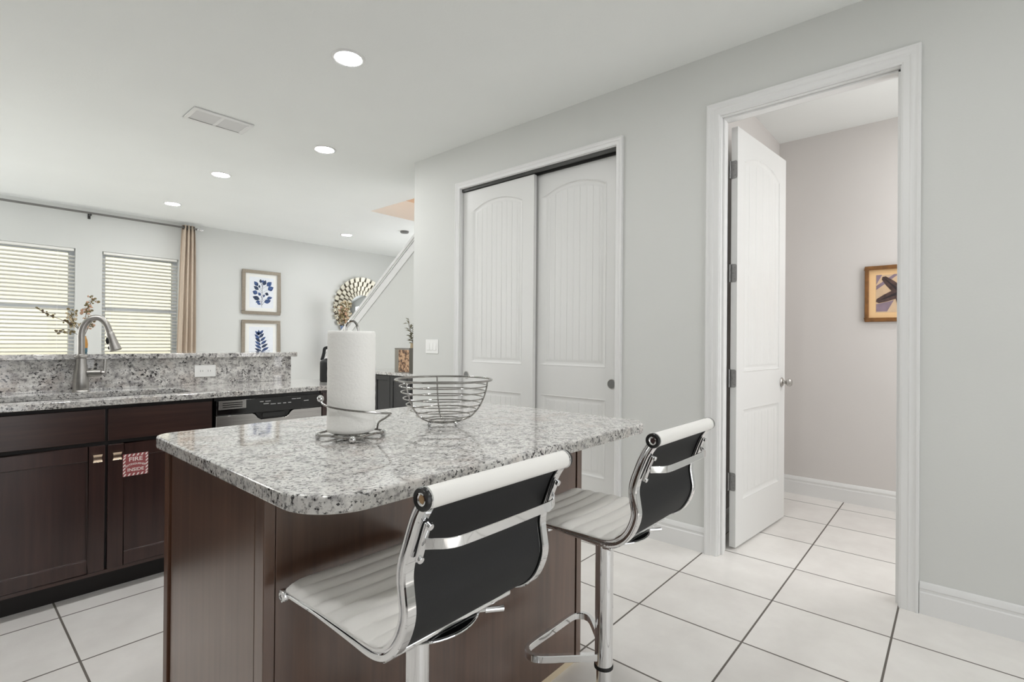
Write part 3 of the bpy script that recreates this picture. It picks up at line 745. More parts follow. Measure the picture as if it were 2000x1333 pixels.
# faucet
fc = thing('kitchen_faucet', 'brushed nickel gooseneck faucet behind the sink', 'faucet', (.526, 3.50, CT))
b = MB(); b.lathe([(.037, 0), (.037, .004), (.033, .009), (.034, .012), (.0345, .05), (.033, .085), (.029, .115), (.0245, .145), (.022, .17), (.0215, .178), (.028, .181), (.029, .186), (.028, .191), (.019, .194), (.0165, .2)], (0, 0, 0), 32); b.build('body', 'brushed_nickel', fc)
sp_ = [(0, 0, .19), (0, 0, .26), (0.0, 0, .305), (.005, -.002, .338), (.018, -.006, .368), (.038, -.013, .389), (.058, -.020, .396), (.078, -.027, .389), (.095, -.034, .368), (.106, -.038, .340), (.113, -.041, .312)]
b = MB(); b.tube(smoothpath(sp_, 6), .0155, 18); b.build('spout', 'brushed_nickel', fc)
hd = Vector((.112, -.0405, .318)); dr = Vector((.026, -.010, -.098)).normalized()
b = MB(); P0 = [hd+dr*t for t in (0, .004, .03, .06, .085, .098, .104)]
rads = (.0165, .0185, .0195, .0225, .0265, .0285, .024)
vs = []; fs = []; u_ = Vector((0, 1, 0)); u_ = (u_-dr*u_.dot(dr)).normalized(); s_ = dr.cross(u_)
for p, rr in zip(P0, rads):
    for i in range(20): a = 2*PI*i/20; vs.append(p+u_*rr*math.cos(a)+s_*rr*math.sin(a))
for j in range(6):
    for i in range(20): fs.append((j*20+i, j*20+(i+1) % 20, (j+1)*20+(i+1) % 20, (j+1)*20+i))
fs += [tuple(range(20)), tuple(range(120, 140))]
b.add(vs, fs); sh = b.build('spray_head', 'brushed_nickel', fc)
side = (s_ if s_.dot(Vector((-1, -0.6, 0))) > 0 else -s_)
b = MB(); c0 = hd+dr*.042+side*.0185; b.ball(c0, .011, 12, 1.9); c1 = hd+dr*.082+side*.0235; b.ball(c1, .007, 10, 1.5); b.build('button', 'black_rubber', sh)
b = MB(); b.tube([(.026, -.012, .098), (.05, -.024, .0985), (.078, -.037, .099)], .0185, 20); b.build('valve', 'brushed_nickel', fc)
b = MB(); b.lathe([(.012, 0), (.013, .008), (.009, .014)], (.085, -.040, .094), 14); b.tube(smoothpath([(.074, -.035, .096), (.088, -.042, .100), (.092, -.043, .125), (.094, -.044, .172)], 5), .0075, 10); b.build('lever', 'brushed_nickel', fc)
# backsplash, raised bar
o = MB().box(-.87, 1.692, 3.5755, 3.5945, CT+.0005, 1.0885).build('backsplash', 'granite_grey', smooth=0); tag(o, 'speckled granite splash board behind the sink, under the raised bar', 'backsplash')
struct(MB().box(-.87, 1.683, 3.595, 3.72, 0, 1.0885).build('wall_bar', 'wall_paint', smooth=0))
o = MB().prism(rrect(-.87, 1.727, 3.545, 4.06, [.004, .012, .03, .004], 5), 1.089, 1.119, 2).build('bar_countertop', 'granite_grey', bevel=.004, smooth=30); tag(o, 'raised speckled granite bar top above the sink backsplash', 'countertop')
ot = thing('wall_outlet', 'white double outlet plate on the granite backsplash', 'outlet', (1.142, 3.575, 1.006))
b = MB(); b.prism(rrect(-.060, .060, -.037, .037, .004, 3), -.006, -.0003, 1); b.build('cover_plate', 'plastic_white', ot, bevel=.0015)
for x in (-.022, .022):
    b = MB(); b.prism(rrect(x-.018, x+.018, -.015, .015, .008, 4), -.0075, -.006, 1); rc = b.build('receptacle', 'plastic_white', ot)
    b = MB(); b.box(x-.008, x-.0055, -.0079, -.0075, -.006, .006); b.box(x+.0055, x+.008, -.0079, -.0075, -.005, .005); b.build('slots', 'plastic_grey', rc, smooth=0)
# light switch on the right wall
sw_ = thing('light_switch', 'white triple rocker light switch on the wall left of the closet doors', 'light switch', (WX-.0003, 3.522, 1.160))
b = MB(); b.prism(rrect(-.085, .085, -.062, .062, .005, 3), -.006, 0, 0); b.build('cover_plate', 'plastic_white', sw_, bevel=.0015)
for y in (-.046, 0, .046):
    b = MB(); b.add([(-.006, y-.0165, -.033), (-.006, y+.0165, -.033), (-.006, y+.0165, .033), (-.006, y-.0165, .033), (-.0115, y-.0155, -.032), (-.0115, y+.0155, -.032), (-.0072, y+.0155, .032), (-.0072, y-.0155, .032)],
                    [(0, 1, 2, 3), (4, 5, 6, 7), (0, 1, 5, 4), (1, 2, 6, 5), (2, 3, 7, 6), (3, 0, 4, 7)]); b.build('rocker', 'plastic_white', sw_, bevel=.001)

# ------------------------------------------------------------------ things on the island
ph = thing('paper_towel_holder', 'chrome wire paper towel holder on the island', 'paper towel holder', (.785, 1.29, .928))
hx, hy = .785, 1.29
tri = []; FA = -.8514-math.radians(70)
for k in range(4):
    a0 = FA+PI/2*k; tri += [(.088*math.cos(a0+d), .088*math.sin(a0+d), .013) for d in (-.22, -.1, 0, .1, .22)]
    am = a0+PI/4; tri += [(.074*math.cos(am+d), .074*math.sin(am+d), .015) for d in (-.2, 0, .2)]
P_ = smoothpath(tri+[tri[0]], 4)[:-1]
b = MB(); b.tube(P_, .0032, 10, True); b.build('base_ring', 'wire_chrome', ph)
b = MB(); b.tube([(.050*math.cos(2*PI*i/36), .050*math.sin(2*PI*i/36), .0165) for i in range(36)], .0026, 8, True); 
for k in range(4):
    a = FA+PI/2*k+PI/4; b.tube([(.046*math.cos(a), .046*math.sin(a), .0165), (.072*math.cos(a), .072*math.sin(a), .015)], .0026, 8)
b.build('inner_ring', 'wire_chrome', ph)
for k in range(4):
    a = FA+PI/2*k; b = MB(); b.ball((.088*math.cos(a), .088*math.sin(a), .0095), .0095, 14); b.build('ball_foot', 'chrome', ph)
ux = Vector((math.cos(-.8514), math.sin(-.8514), 0))*0.0165
b = MB(); top = [(-ux.x, -ux.y, .0165), (-ux.x, -ux.y, .29), (-ux.x, -ux.y, .306)] + [(-ux.x*math.cos(a), -ux.y*math.cos(a), .306+.0235*math.sin(a)) for a in [PI*i/12 for i in range(1, 12)]] + [(ux.x, ux.y, .306), (ux.x, ux.y, .29), (ux.x, ux.y, .0165)]
b.tube(top, .0034, 10); b.build('upright_loop', 'wire_chrome', ph)
arm_px = Vector((math.cos(-.8514), math.sin(-.8514), 0)); arm_f = Vector((math.sin(.8514), math.cos(.8514), 0))
def A(s, d, z): v = arm_px*s+arm_f*d; return (v.x, v.y, z)
arm = [A(.060, .052, .016), A(.066, .048, .036), A(.090, .030, .052), A(.110, .004, .066), A(.113, -.016, .071), A(.096, -.040, .075), A(.058, -.064, .081), A(.01, -.074, .087), A(-.03, -.071, .093), A(-.056, -.058, .099), A(-.066, -.048, .104), A(-.072, -.038, .110)]
b = MB(); b.tube(smoothpath(arm, 6), .0030, 10); ar = b.build('tension_arm', 'wire_chrome', ph)
b = MB(); b.ball(A(-.074, -.036, .113), .0095, 16); b.build('ball_end', 'chrome', ar)
rl = thing('paper_towel_roll', 'full roll of white paper towels standing on the chrome holder', 'paper towel roll', (hx, hy, .928+.0195))
b = MB(); prof = [(.0205, 0), (.062, 0), (.0645, .002), (.0652, .01)] + [(.0652+.0003*math.sin(i*1.9), .01+.262*i/30) for i in range(1, 31)] + [(.0645, .279), (.062, .281), (.040, .2805), (.0205, .280)]
b.lathe(prof+[prof[0]], (0, 0, 0), 56); b.build('paper', 'paper_towel', rl, smooth=50)
b = MB(); b.lathe([(.0190, .001), (.0203, .001), (.0203, .2795), (.0190, .2795), (.0190, .001)], (0, 0, 0), 32); b.build('core', 'cardboard', rl)
# wire basket
wb = thing('wire_fruit_basket', 'round chrome wire fruit basket, empty, on the island', 'fruit basket', (1.112, 1.270, .928))
rings = [(.0595, .019), (.088, .032), (.107, .050), (.121, .0695), (.131, .0895), (.138, .110), (.143, .1295)]
b = MB(); b.tube([(.157*math.cos(2*PI*i/64), .157*math.sin(2*PI*i/64), .149) for i in range(64)], .0036, 10, True); b.build('rim', 'wire_chrome', wb)
for r_, z in rings:
    b = MB(); b.tube([(r_*math.cos(2*PI*i/56), r_*math.sin(2*PI*i/56), z) for i in range(56)], .0021, 8, True); b.build('ring', 'wire_chrome', wb)
ribp = [(.046, .0135)]+[(r_+.003, z-.001) for r_, z in rings]+[(.148, .1465)]
for k in range(3):
    a = math.radians(-61.8+120*k); b = MB(); b.tube(smoothpath([(r_*math.cos(a), r_*math.sin(a), z) for r_, z in ribp], 4), .0025, 8); b.build('rib', 'wire_chrome', wb)
b = MB(); b.tube([(.046*math.cos(2*PI*i/40), .046*math.sin(2*PI*i/40), .0135) for i in range(40)], .0028, 8, True); b.build('base_ring', 'wire_chrome', wb)
for k in range(3):
    a = math.radians(-78.8+120*k); b = MB(); b.ball((.05*math.cos(a), .05*math.sin(a), .0075), .0075, 14); b.build('ball_foot', 'chrome', wb)

# ------------------------------------------------------------------ bar stools (local: sitter faces +Y, column at the origin)
def make_stool(label, loc, rz):
    t = thing('bar_stool', label, 'bar stool', loc, rz, 'bar stools at the island')
    RYo, RZ = -.235, .970        # axis of the top roller
    prof = [(.002, -.004), (.010, -.014), (.024, -.037), (.041, -.079), (.052, -.110), (.055, -.135), (.051, -.163), (.048, -.186), (.053, -.209), (.066, -.236), (.084, -.257), (.108, -.272), (.140, -.279), (.20, -.280), (.29, -.282), (.40, -.286), (.436, -.287)]
    path = smoothpath([(0, RYo+d, RZ+z) for d, z in prof], 4)
    # upholstered shell: ribbed white face, black back
    tan = []
    for i in range(len(path)):
        d = path[min(i+1, len(path)-1)]-path[max(i-1, 0)]; tan.append(d.normalized())
    ln = [0.0]
    for i in range(1, len(path)): ln.append(ln[-1]+(path[i]-path[i-1]).length)
    # resample for the ribs
    tot = ln[-1]; NS = 190; RS = []
    for k in range(NS+1):
        s = tot*k/NS; i = max(j for j in range(len(ln)) if ln[j] <= s+1e-9); i = min(i, len(path)-2)
        f = (s-ln[i])/max(1e-9, ln[i+1]-ln[i]); RS.append((path[i].lerp(path[i+1], f), tan[i].lerp(tan[i+1], f).normalized(), s))
    hw = .1565; NX = 16; vs = []; fs = []; HW = []
    def seatness(p):                                      # 0 on the back, 1 on the flat of the seat
        return min(1.0, max(0.0, (p.y-RYo-.052)/.05))
    for p, d, s in RS:
        q_ = seatness(p); w_ = hw+.0200*q_; base_ = .0025+.0090*q_; HW.append((w_, base_))
        nrm = Vector((0, -d.z, d.y))
        for i in range(NX+1):
            x = -w_+2*w_*(.5-.5*math.cos(PI*i/NX)); ax = abs(x)/w_
            e = 1-ax**9
            rib = abs(math.sin(PI*(s-.004-.022*ax**3.5)/.0455))**.5
            h = base_+e*(.0015+.0135*rib)
            q = p+nrm*h; vs.append((x, q.y, q.z))
    m = NX+1
    for j in range(NS):
        for i in range(NX): fs.append((j*m+i, j*m+i+1, (j+1)*m+i+1, (j+1)*m+i))
    nv = len(vs)
    for (p, d, s), (w_, b_) in zip(RS, HW):
        nrm = Vector((0, -d.z, d.y)); q = p+nrm*(b_-.003); vs.append((-w_, q.y, q.z)); vs.append((w_, q.y, q.z))
    for j in range(NS):
        a = nv+2*j; fs += [(a, a+2, a+3, a+1), (j*m, (j+1)*m, a+2, a), (j*m+NX, a+1, a+3, (j+1)*m+NX)]
    fs += [tuple(range(m))+(nv+1, nv), tuple(NS*m+i for i in range(m-1, -1, -1))+(nv+2*NS, nv+2*NS+1)]
    b = MB(); b.add(vs, fs); b.build('upholstery', 'white_leather', t, smooth=60)
    vs = []; fs = []
    for p, d, s in RS[::3]:
        nrm = Vector((0, -d.z, d.y))
        for x, h in ((-hw+.002, -.0012), (hw-.002, -.0012), (hw-.002, -.0062), (-hw+.002, -.0062)): q = p+nrm*h; vs.append((x, q.y, q.z))
    n = len(vs)//4
    for j in range(n-1):
        for k in range(4): fs.append((j*4+k, j*4+(k+1) % 4, (j+1)*4+(k+1) % 4, (j+1)*4+k))
    fs += [(0, 1, 2, 3), tuple((n-1)*4+k for k in (3, 2, 1, 0))]
    b = MB(); b.add(vs, fs); b.build('backing', 'black_mesh', t, smooth=60)
    # side rails: grooved flat bar
    sec = [(-.0078, -.0125), (.0078, -.0125), (.0098, -.0105), (.0102, -.002), (.0092, .0000), (.0050, .0006), (.0050, .0030), (.0092, .0038), (.0098, .0055), (.0090, .0086), (.0064, .0104), (-.0064, .0104), (-.0090, .0086), (-.0098, .0055), (-.0092, .0038), (-.0050, .0030), (-.0050, .0006), (-.0092, .0000), (-.0102, -.002), (-.0098, -.0105)]
    for sx in (-1, 1):
        b = MB(); vs = []; fs = []; m2 = len(sec)
        for p, d in zip(path, tan):
            nrm = Vector((0, -d.z, d.y))
            kk = 1-.52*min(1.0, max(0.0, (p.y-RYo-.10)/.22))
            for a, h in sec: q = p+nrm*(.0104-(.0104-h)*kk); vs.append((sx*.1675+a, q.y, q.z))
        for j in range(len(path)-1):
            for k in range(m2): fs.append((j*m2+k, j*m2+(k+1) % m2, (j+1)*m2+(k+1) % m2, (j+1)*m2+k))
        fs += [tuple(range(m2)), tuple((len(path)-1)*m2+k for k in range(m2))]
        b.add(vs, fs); rr = b.build('side_rail', 'chrome', t, smooth=40)
        # bracket plate of the cross strap, with its two bolts
        pts = []
        b = MB(); b.sweep([(sx*.161, RYo+.0065, RZ-.040), (sx*.161, RYo+.0185, RZ-.070), (sx*.161, RYo+.0300, RZ-.104)], [(-.0065, -.003), (.0065, -.003), (.0065, .003), (-.0065, .003)], up=(0, -1, 0))
        b.build('strap_bracket', 'chrome', rr, bevel=.0015)
        for y, z in ((RYo+.0065, RZ-.044), (RYo+.0285, RZ-.100)):
            b = MB(); b.tube([(sx*.161, y+.003, z+.001), (sx*.161, y-.0062, z-.0026)], .0058, 16); b.build('bolt', 'chrome', rr, bevel=.001)
    # cross strap behind the back
    ys = RYo+.015; zs = RZ-.074; hz = .0086
    strap = [(-.161, ys, zs), (-.150, ys-.010, zs), (-.134, ys-.021, zs-.001), (-.112, ys-.028, zs-.001), (-.06, ys-.0295, zs-.001), (0, ys-.030, zs-.001), (.06, ys-.0295, zs-.001), (.112, ys-.028, zs-.001), (.134, ys-.021, zs-.001), (.150, ys-.010, zs), (.161, ys, zs)]
    b = MB(); b.sweep(smoothpath(strap, 4), [(-.0022, -hz), (.0022, -hz), (.0022, hz), (-.0022, hz)]); b.build('cross_strap', 'chrome', t, bevel=.001)
    # top roller with end caps
    b = MB(); b.lathe([(.0152, -.174), (.0168, -.172), (.0168, .172), (.0152, .174)], (0, RYo, RZ), 28, 0); rol = b.build('top_roller', 'white_leather', t)
    for sx in (-1, 1):
        b = MB(); b.lathe([(.0168, sx*.1735), (.0178, sx*.1745), (.0178, sx*.1805), (.0165, sx*.1825), (.0108, sx*.1815), (.0102, sx*.179), (1e-7, sx*.1788)], (0, RYo, RZ), 28, 0); b.build('end_cap', 'black_plastic', rol)
        b = MB(); b.lathe([(.0174, sx*.1715), (.0183, sx*.1722), (.0183, sx*.1748), (.0174, sx*.1755), (.0174, sx*.1715)], (0, RYo, RZ), 28, 0); b.build('end_ring', 'chrome', rol)
        b = MB(); b.lathe([(.0100, sx*.1790), (.0098, sx*.1812), (.0080, sx*.1816), (.0066, sx*.1800), (.0066, sx*.1790)], (0, RYo, RZ), 24, 0); pl_ = b.build('end_plug', 'chrome', rol)
        b = MB(); b.lathe([(.0065, sx*.1790), (.0062, sx*.1803), (.003, sx*.1806), (1e-7, sx*.1800)], (0, RYo, RZ), 20, 0); b.build('plug_core', 'bronze_cap', pl_)
    # front roller with knobs
    fy, fz = RYo+.436, RZ-.287
    b = MB(); b.lathe([(.0100, -.163), (.0100, .163)], (0, fy+.004, fz), 20, 0); fr_ = b.build('front_roller', 'white_leather', t)
    for sx in (-1, 1):
        b = MB(); b.lathe([(.0100, sx*.163), (.0102, sx*.171), (.0125, sx*.172), (.0135, sx*.175), (.0135, sx*.180), (.0120, sx*.183), (.0085, sx*.1835), (.0075, sx*.1815), (.004, sx*.1815), (1e-7, sx*.182)], (0, fy+.004, fz), 22, 0); b.build('end_knob', 'chrome', fr_)
    # under-seat frame, mechanism, lever
    zz = RZ-.2935
    for y in (-.10, .10): b = MB(); b.box(-.158, .158, y-.014, y+.014, zz-.009, zz+.0015); b.build('seat_crossbar', 'chrome', t, bevel=.003)
    b = MB(); b.lathe([(1e-7, zz-.0095), (.112, zz-.0095), (.118, zz-.012), (.118, zz-.016), (.100, zz-.027), (.050, zz-.036), (.0285, zz-.042)], (0, -.01, 0), 44); sp0 = b.build('seat_plate', 'gloss_black', t)
    b = MB(); b.tube([(.118*math.cos(2*PI*i/48), -.01+.118*math.sin(2*PI*i/48), zz-.0165) for i in range(48)], .0022, 8, True); b.build('plate_rim', 'chrome', sp0)
    b = MB(); b.tube([(.05, -.05, zz-.028), (.110, -.088, zz-.031)], .0045, 10); lv = b.build('height_lever', 'chrome', t)
    b = MB(); b.tube([(.108, -.087, zz-.031), (.142, -.108, zz-.033)], .0066, 12); b.build('lever_grip', 'chrome', lv)
    # column, foot rest, base
    b = MB(); b.lathe([(.0262, .258), (.0262, zz-.040)], (0, 0, 0), 36); b.build('outer_column', 'chrome', t)
    b = MB(); b.lathe([(.0275, .252), (.0280, .256), (.0275, .262)], (0, 0, 0), 36); b.build('collar', 'black_rubber', t)
    b = MB(); b.lathe([(.0215, .03), (.0215, .2575)], (0, 0, 0), 32); b.build('inner_column', 'chrome', t)
    fp = [(-.020, .012, .285), (-.06, .052, .285), (-.115, .106, .285), (-.140, .135, .285), (-.146, .158, .285), (-.134, .180, .285), (-.105, .190, .285), (0, .190, .285), (.105, .190, .285), (.134, .180, .285), (.146, .158, .285), (.140, .135, .285), (.115, .106, .285), (.06, .052, .285), (.020, .012, .285)]
    b = MB(); b.sweep(smoothpath(fp, 5), [(-.006, -.0105), (.006, -.0105), (.008, -.0085), (.008, .0085), (.006, .0105), (-.006, .0105), (-.008, .0085), (-.008, -.0085)]); b.build('foot_rest', 'chrome', t, smooth=28)
    b = MB(); b.lathe([(1e-7, .046), (.026, .045), (.034, .036), (.06, .028), (.14, .020), (.178, .014), (.186, .006), (.187, 0.001)], (0, 0, 0), 56); b.build('base_disc', 'chrome', t, smooth=50)
    return t
s1 = make_stool('white ribbed bar stool with black back, nearest the camera', (.653, .822, 0), 0)
s2 = dup(s1, (1.306, .777, 0), 0, 'white ribbed bar stool standing at the far right end of the island')

# ------------------------------------------------------------------ pictures, mirror
def leaf(b, x, z, ln, wd, a, y):
    ca, sa = math.cos(a), math.sin(a); pts = []
    for t in (0, .12, .3, .5, .7, .88, 1): pts.append((t*ln, wd*math.sin(PI*t**.85)*.5))
    poly = pts+[(p[0], -p[1]) for p in pts[-2:0:-1]]
    b.prism([(x+ca*u-sa*v, z+sa*u+ca*v) for u, v in poly], y-.0006, y, 1)
def botanical(label, z0, z1, kind):
    x0, x1 = 3.146, 3.737
    r = thing('framed_print', label, 'framed picture', ((x0+x1)/2, BY-.0005, z0), 0, 'blue botanical prints')
    hw = (x1-x0)/2; H = z1-z0; fw = .050
    b = MB()
    for a, c, e, f in ((-hw, hw, 0, fw), (-hw, hw, H-fw, H), (-hw, -hw+fw, fw, H-fw), (hw-fw, hw, fw, H-fw)): b.box(a, c, -.028, 0, e, f)
    b.build('frame', 'champagne_metal', r, bevel=.006)
    b = MB(); b.box(-hw+fw, hw-fw, -.010, -.002, fw, H-fw); b.build('mat_board', 'mat_board', r, smooth=0)
    b = MB(); b.box(-hw+fw+.06, hw-fw-.06, -.0108, -.010, fw+.055, H-fw-.055); pr = b.build('print', 'print_paper', r, smooth=0)
    y = -.0109; b = MB(); b2 = MB(); rd = random.Random(3+kind)
    if kind == 0:
        b2.prism([(0.0, .15), (.006, .15), (.012, .50), (.008, .50)], y-.0006, y, 1)
        for k, (dx, dz, l_, w_, a) in enumerate([(.03, .47, .09, .06, 1.1), (.10, .46, .10, .075, .75), (.12, .40, .10, .08, .5), (.07, .345, .06, .05, -.5), (.10, .26, .09, .05, .25), (.05, .20, .11, .07, .3),
              (-.02, .50, .06, .04, 1.6), (.0, .51, .05, .035, .9), (-.07, .45, .09, .06, 2.3), (-.06, .39, .09, .055, 2.5), (-.08, .33, .08, .07, 2.75), (-.02, .30, .06, .045, 2.2), (-.04, .24, .11, .07, 2.8), (-.03, .21, .07, .045, 3.4), (-.015, .165, .06, .04, 2.9), (-.05, .42, .05, .03, 1.4), (.03, .28, .05, .03, 1.0)]):
            leaf(b if k % 3 else b2, dx*.8, dz, l_, w_, a, y-.0002*(k % 4))
            b2.prism([(.006, dz-.05), (.010, dz-.05), (dx*.8+.002, dz+.002), (dx*.8-.002, dz+.002)], y-.0004, y, 1)
    else:
        b2.prism([(.02, .10), (.026, .10), (-.028, .30), (-.033, .30)], y-.0006, y, 1); b2.prism([(-.033, .30), (-.028, .30), (-.03, .46), (-.034, .46)], y-.0006, y, 1)
        for k in range(7):
            z = .14+.052*k; x = .018-.0075*k if k < 5 else -.03
            for sgn in (-1, 1):
                a = PI/2-sgn*(1.15-.07*k); leaf(b if (k+sgn) % 3 else b2, x, z+(0.015 if sgn > 0 else 0), .13-.006*k, .042, a, y-.0002*(k % 3))
        leaf(b, -.032, .45, .09, .04, PI/2+.1, y)
    b.build('leaf_drawing', 'leaf_blue', pr, smooth=0); b2.build('stem_drawing', 'leaf_navy', pr, smooth=0)
    return r
botanical('blue round-leaf botanical print in a champagne frame, upper of the pair', 1.610, 2.303, 0)
botanical('blue fern-leaf botanical print in a champagne frame, lower of the pair', .830, 1.521, 1)
mr = thing('wall_mirror', 'round mirror with a wide frame of small champagne tiles on the far wall', 'mirror', (5.242, BY-.0005, 1.80))
b = MB(); b.lathe([(.25, 0), (.25, -.022), (.545, -.012), (.55, 0)], (0, 0, 0), 72, 1); b.build('backing_ring', 'mosaic_shadow', mr)
b = MB(); NR = 30
for k, rr in enumerate((.290, .372, .454, .536)):
    hwid = rr*2*PI/NR*.5*.66; hh = .040
    for i in range(NR):
        a = 2*PI*(i+.5*(k % 2))/NR; ca, sa = math.cos(a), math.sin(a)
        loc = [(-hwid, -hh, -.026), (hwid, -hh, -.026), (hwid*1.05, hh, -.05), (-hwid*1.05, hh, -.05), (-hwid, -hh, -.016), (hwid, -hh, -.016), (hwid*1.05, hh, -.016), (-hwid*1.05, hh, -.016)]
        b.add([((rr+v)*ca-u*sa, y, (rr+v)*sa+u*ca) for u, v, y in loc], [(0, 1, 2, 3), (4, 7, 6, 5), (0, 4, 5, 1), (1, 5, 6, 2), (2, 6, 7, 3), (3, 7, 4, 0)])
b.build('mosaic_frame', 'mosaic_champagne', mr, smooth=0)
b = MB(); b.lathe([(.255, -.012), (.24, -.016), (1e-7, -.016)], (0, 0, 0), 64, 1); b.build('mirror_glass', 'mirror_glass', mr)
# starfish picture on the hallway's far wall
sp = thing('framed_starfish_picture', 'brown wooden framed starfish picture on the hallway wall', 'framed picture', (4.6115, .30, 1.375))
W_, H_ = .45, .412; b = MB(); fw = .026; hw = W_/2
for a, c, e, f in ((-hw, hw, 0, fw), (-hw, hw, H_-fw, H_), (-hw, -hw+fw, fw, H_-fw), (hw-fw, hw, fw, H_-fw)): b.box(-.028, 0, a, c, e, f)
b.build('frame', 'oak_frame', sp, bevel=.004)
b = MB(); b.box(-.010, -.002, -hw+fw, hw-fw, fw, H_-fw); b.build('mat_board', 'mat_cream', sp, smooth=0)
b = MB(); b.box(-.0108, -.010, -hw+fw+.042, hw-fw-.042, fw+.042, H_-fw-.042); pr = b.build('print', 'sand_print', sp, smooth=0)
for poly in ([(.155, .075), (.155, .13), (.05, .155), (.09, .075)], [(.155, .235), (.155, .265), (.05, .345), (.02, .345)], [(.155, .275), (.155, .345), (.12, .345)]):
    MB().prism(poly, -.0112, -.0108, 0).build('sand_drift', 'dusk_print', pr, smooth=0)
b = MB(); b2 = MB(); cy_, cz_ = 0.012, .212
for k in range(5):
    a = math.radians(48+72*k)
    for bb, sc, xx in ((b, 1.0, -.0122), (b2, .0, 0)):
        if sc: 
            L2, w0, w1 = .158, .036, .016
            poly = [(cy_-w0*math.sin(a), cz_+w0*math.cos(a)), (cy_+L2*.6*math.cos(a)-w0*.75*math.sin(a), cz_+L2*.6*math.sin(a)+w0*.75*math.cos(a)), (cy_+L2*.93*math.cos(a)-w1*math.sin(a), cz_+L2*.93*math.sin(a)+w1*math.cos(a)), (cy_+L2*math.cos(a), cz_+L2*math.sin(a)),
                    (cy_+L2*.93*math.cos(a)+w1*math.sin(a), cz_+L2*.93*math.sin(a)-w1*math.cos(a)), (cy_+L2*.6*math.cos(a)+w0*.75*math.sin(a), cz_+L2*.6*math.sin(a)-w0*.75*math.cos(a)), (cy_+w0*math.sin(a), cz_-w0*math.cos(a))]
            bb.prism(poly, xx-.0002*k, -.0110, 0)
    w0 = .011; L2 = .150; b2.prism([(cy_-w0*math.sin(a), cz_+w0*math.cos(a)), (cy_+L2*math.cos(a), cz_+L2*math.sin(a)), (cy_+w0*math.sin(a), cz_-w0*math.cos(a))], -.0140, -.0126, 0)
b.build('starfish_drawing', 'starfish_brown', pr, smooth=0); b2.build('starfish_ridges', 'starfish_dark', pr, smooth=0)

# ------------------------------------------------------------------ flowers, jug, sideboard, console
def blossom_branch(name, label, group, loc, pts, mats, seed, n, spread, size):
    rd = random.Random(seed); r = thing(name, label, 'flowers', loc, 0, group)
    P_ = smoothpath(pts, 5); b = MB(); b.tube(P_, .0016*size, 6)
    b.build('stem', 'twig_brown', r)
    b1 = MB(); b2 = MB()
    for k in range(n):
        i = int(len(P_)*(.35+.65*rd.random())); p = P_[min(i, len(P_)-1)]
        q = p+Vector((rd.uniform(-1, 1), rd.uniform(-1, 1), rd.uniform(-.8, 1)))*spread
        tgt = b1 if rd.random() < .6 else b2
        tgt.ball(q, rd.uniform(.55, 1.1)*.0075*size, 6, rd.uniform(.6, 1.3))
        if (q-p).length > .004: b2.tube([p, (p+q)/2+Vector((0, 0, .003)), q], .0008*size, 4)
    b1.build('blossoms', mats[0], r); b2.build('buds', mats[1], r)
    return r
vz = thing('bud_vase', 'small amber and teal vase on the raised bar behind the faucet', 'vase', (.600, 3.93, 1.119))
b = MB(); b.lathe([(.017, 0), (.020, .004), (.020, .022), (.0205, .028)], (0, 0, 0), 24); b.build('vase_foot', 'vase_teal', vz)
b = MB(); b.lathe([(.0205, .0282), (.022, .05), (.019, .075), (.014, .092), (.0130, .100), (.0112, .100), (.0115, .09)], (0, 0, 0), 24); b.build('vase_body', 'vase_amber', vz)
g = 'dried flower sprays in the bud vase'; L0 = (.600, 3.93, 1.119)
blossom_branch('flower_spray', 'dried flower spray leaning far left across the window blind', g, L0, [(0, 0, .085), (-.03, .01, .15), (-.09, .02, .19), (-.16, .03, .225), (-.205, .035, .26)], ('blossom_olive', 'twig_brown'), 1, 26, .016, 1.0)
blossom_branch('flower_spray', 'dried flower spray of peach blossoms rising highest above the faucet', g, L0, [(0, 0, .085), (.008, .0, .17), (.014, .005, .25), (.03, .01, .29), (.045, .01, .325)], ('blossom_peach', 'blossom_olive'), 2, 40, .026, 1.1)
blossom_branch('flower_spray', 'bushy dried flower spray just left of the faucet neck', g, L0, [(0, 0, .085), (-.02, 0, .14), (-.045, .01, .19), (-.055, .01, .235)], ('blossom_cream', 'blossom_olive'), 3, 44, .026, 1.0)
blossom_branch('flower_spray', 'peach dried flower spray seen under the arch of the faucet', g, L0, [(0, 0, .085), (.014, -.004, .13), (.028, -.008, .17), (.042, -.01, .205)], ('blossom_peach', 'blossom_olive'), 4, 34, .018, 1.0)
blossom_branch('flower_spray', 'low dried flower spray drooping to the left below the others', g, L0, [(0, 0, .085), (-.03, 0, .11), (-.075, .01, .125), (-.12, .015, .118)], ('blossom_olive', 'twig_brown'), 5, 20, .012, .9)
jg = thing('black_jug', 'black jug with arched handle on the counter behind the paper towels', 'jug', (1.828, 3.285, CT+.0005))
b = MB(); b.lathe([(.060, 0), (.064, .004), (.064, .128), (.062, .138), (.050, .150), (.030, .158), (.028, .156)], (0, 0, 0), 36); b.build('body', 'jug_black', jg)
b = MB(); b.sweep(smoothpath([A(-.055, 0, .146), A(-.047, 0, .17), A(-.040, 0, .20), A(-.036, 0, .225), A(-.020, 0, .233), A(.020, 0, .233), A(.036, 0, .225), A(.040, 0, .20), A(.047, 0, .17), A(.055, 0, .146)], 4), [(-.010, -.006), (.010, -.006), (.010, .006), (-.010, .006)], up=tuple(arm_f)); b.build('handle', 'jug_black', jg, bevel=.002)
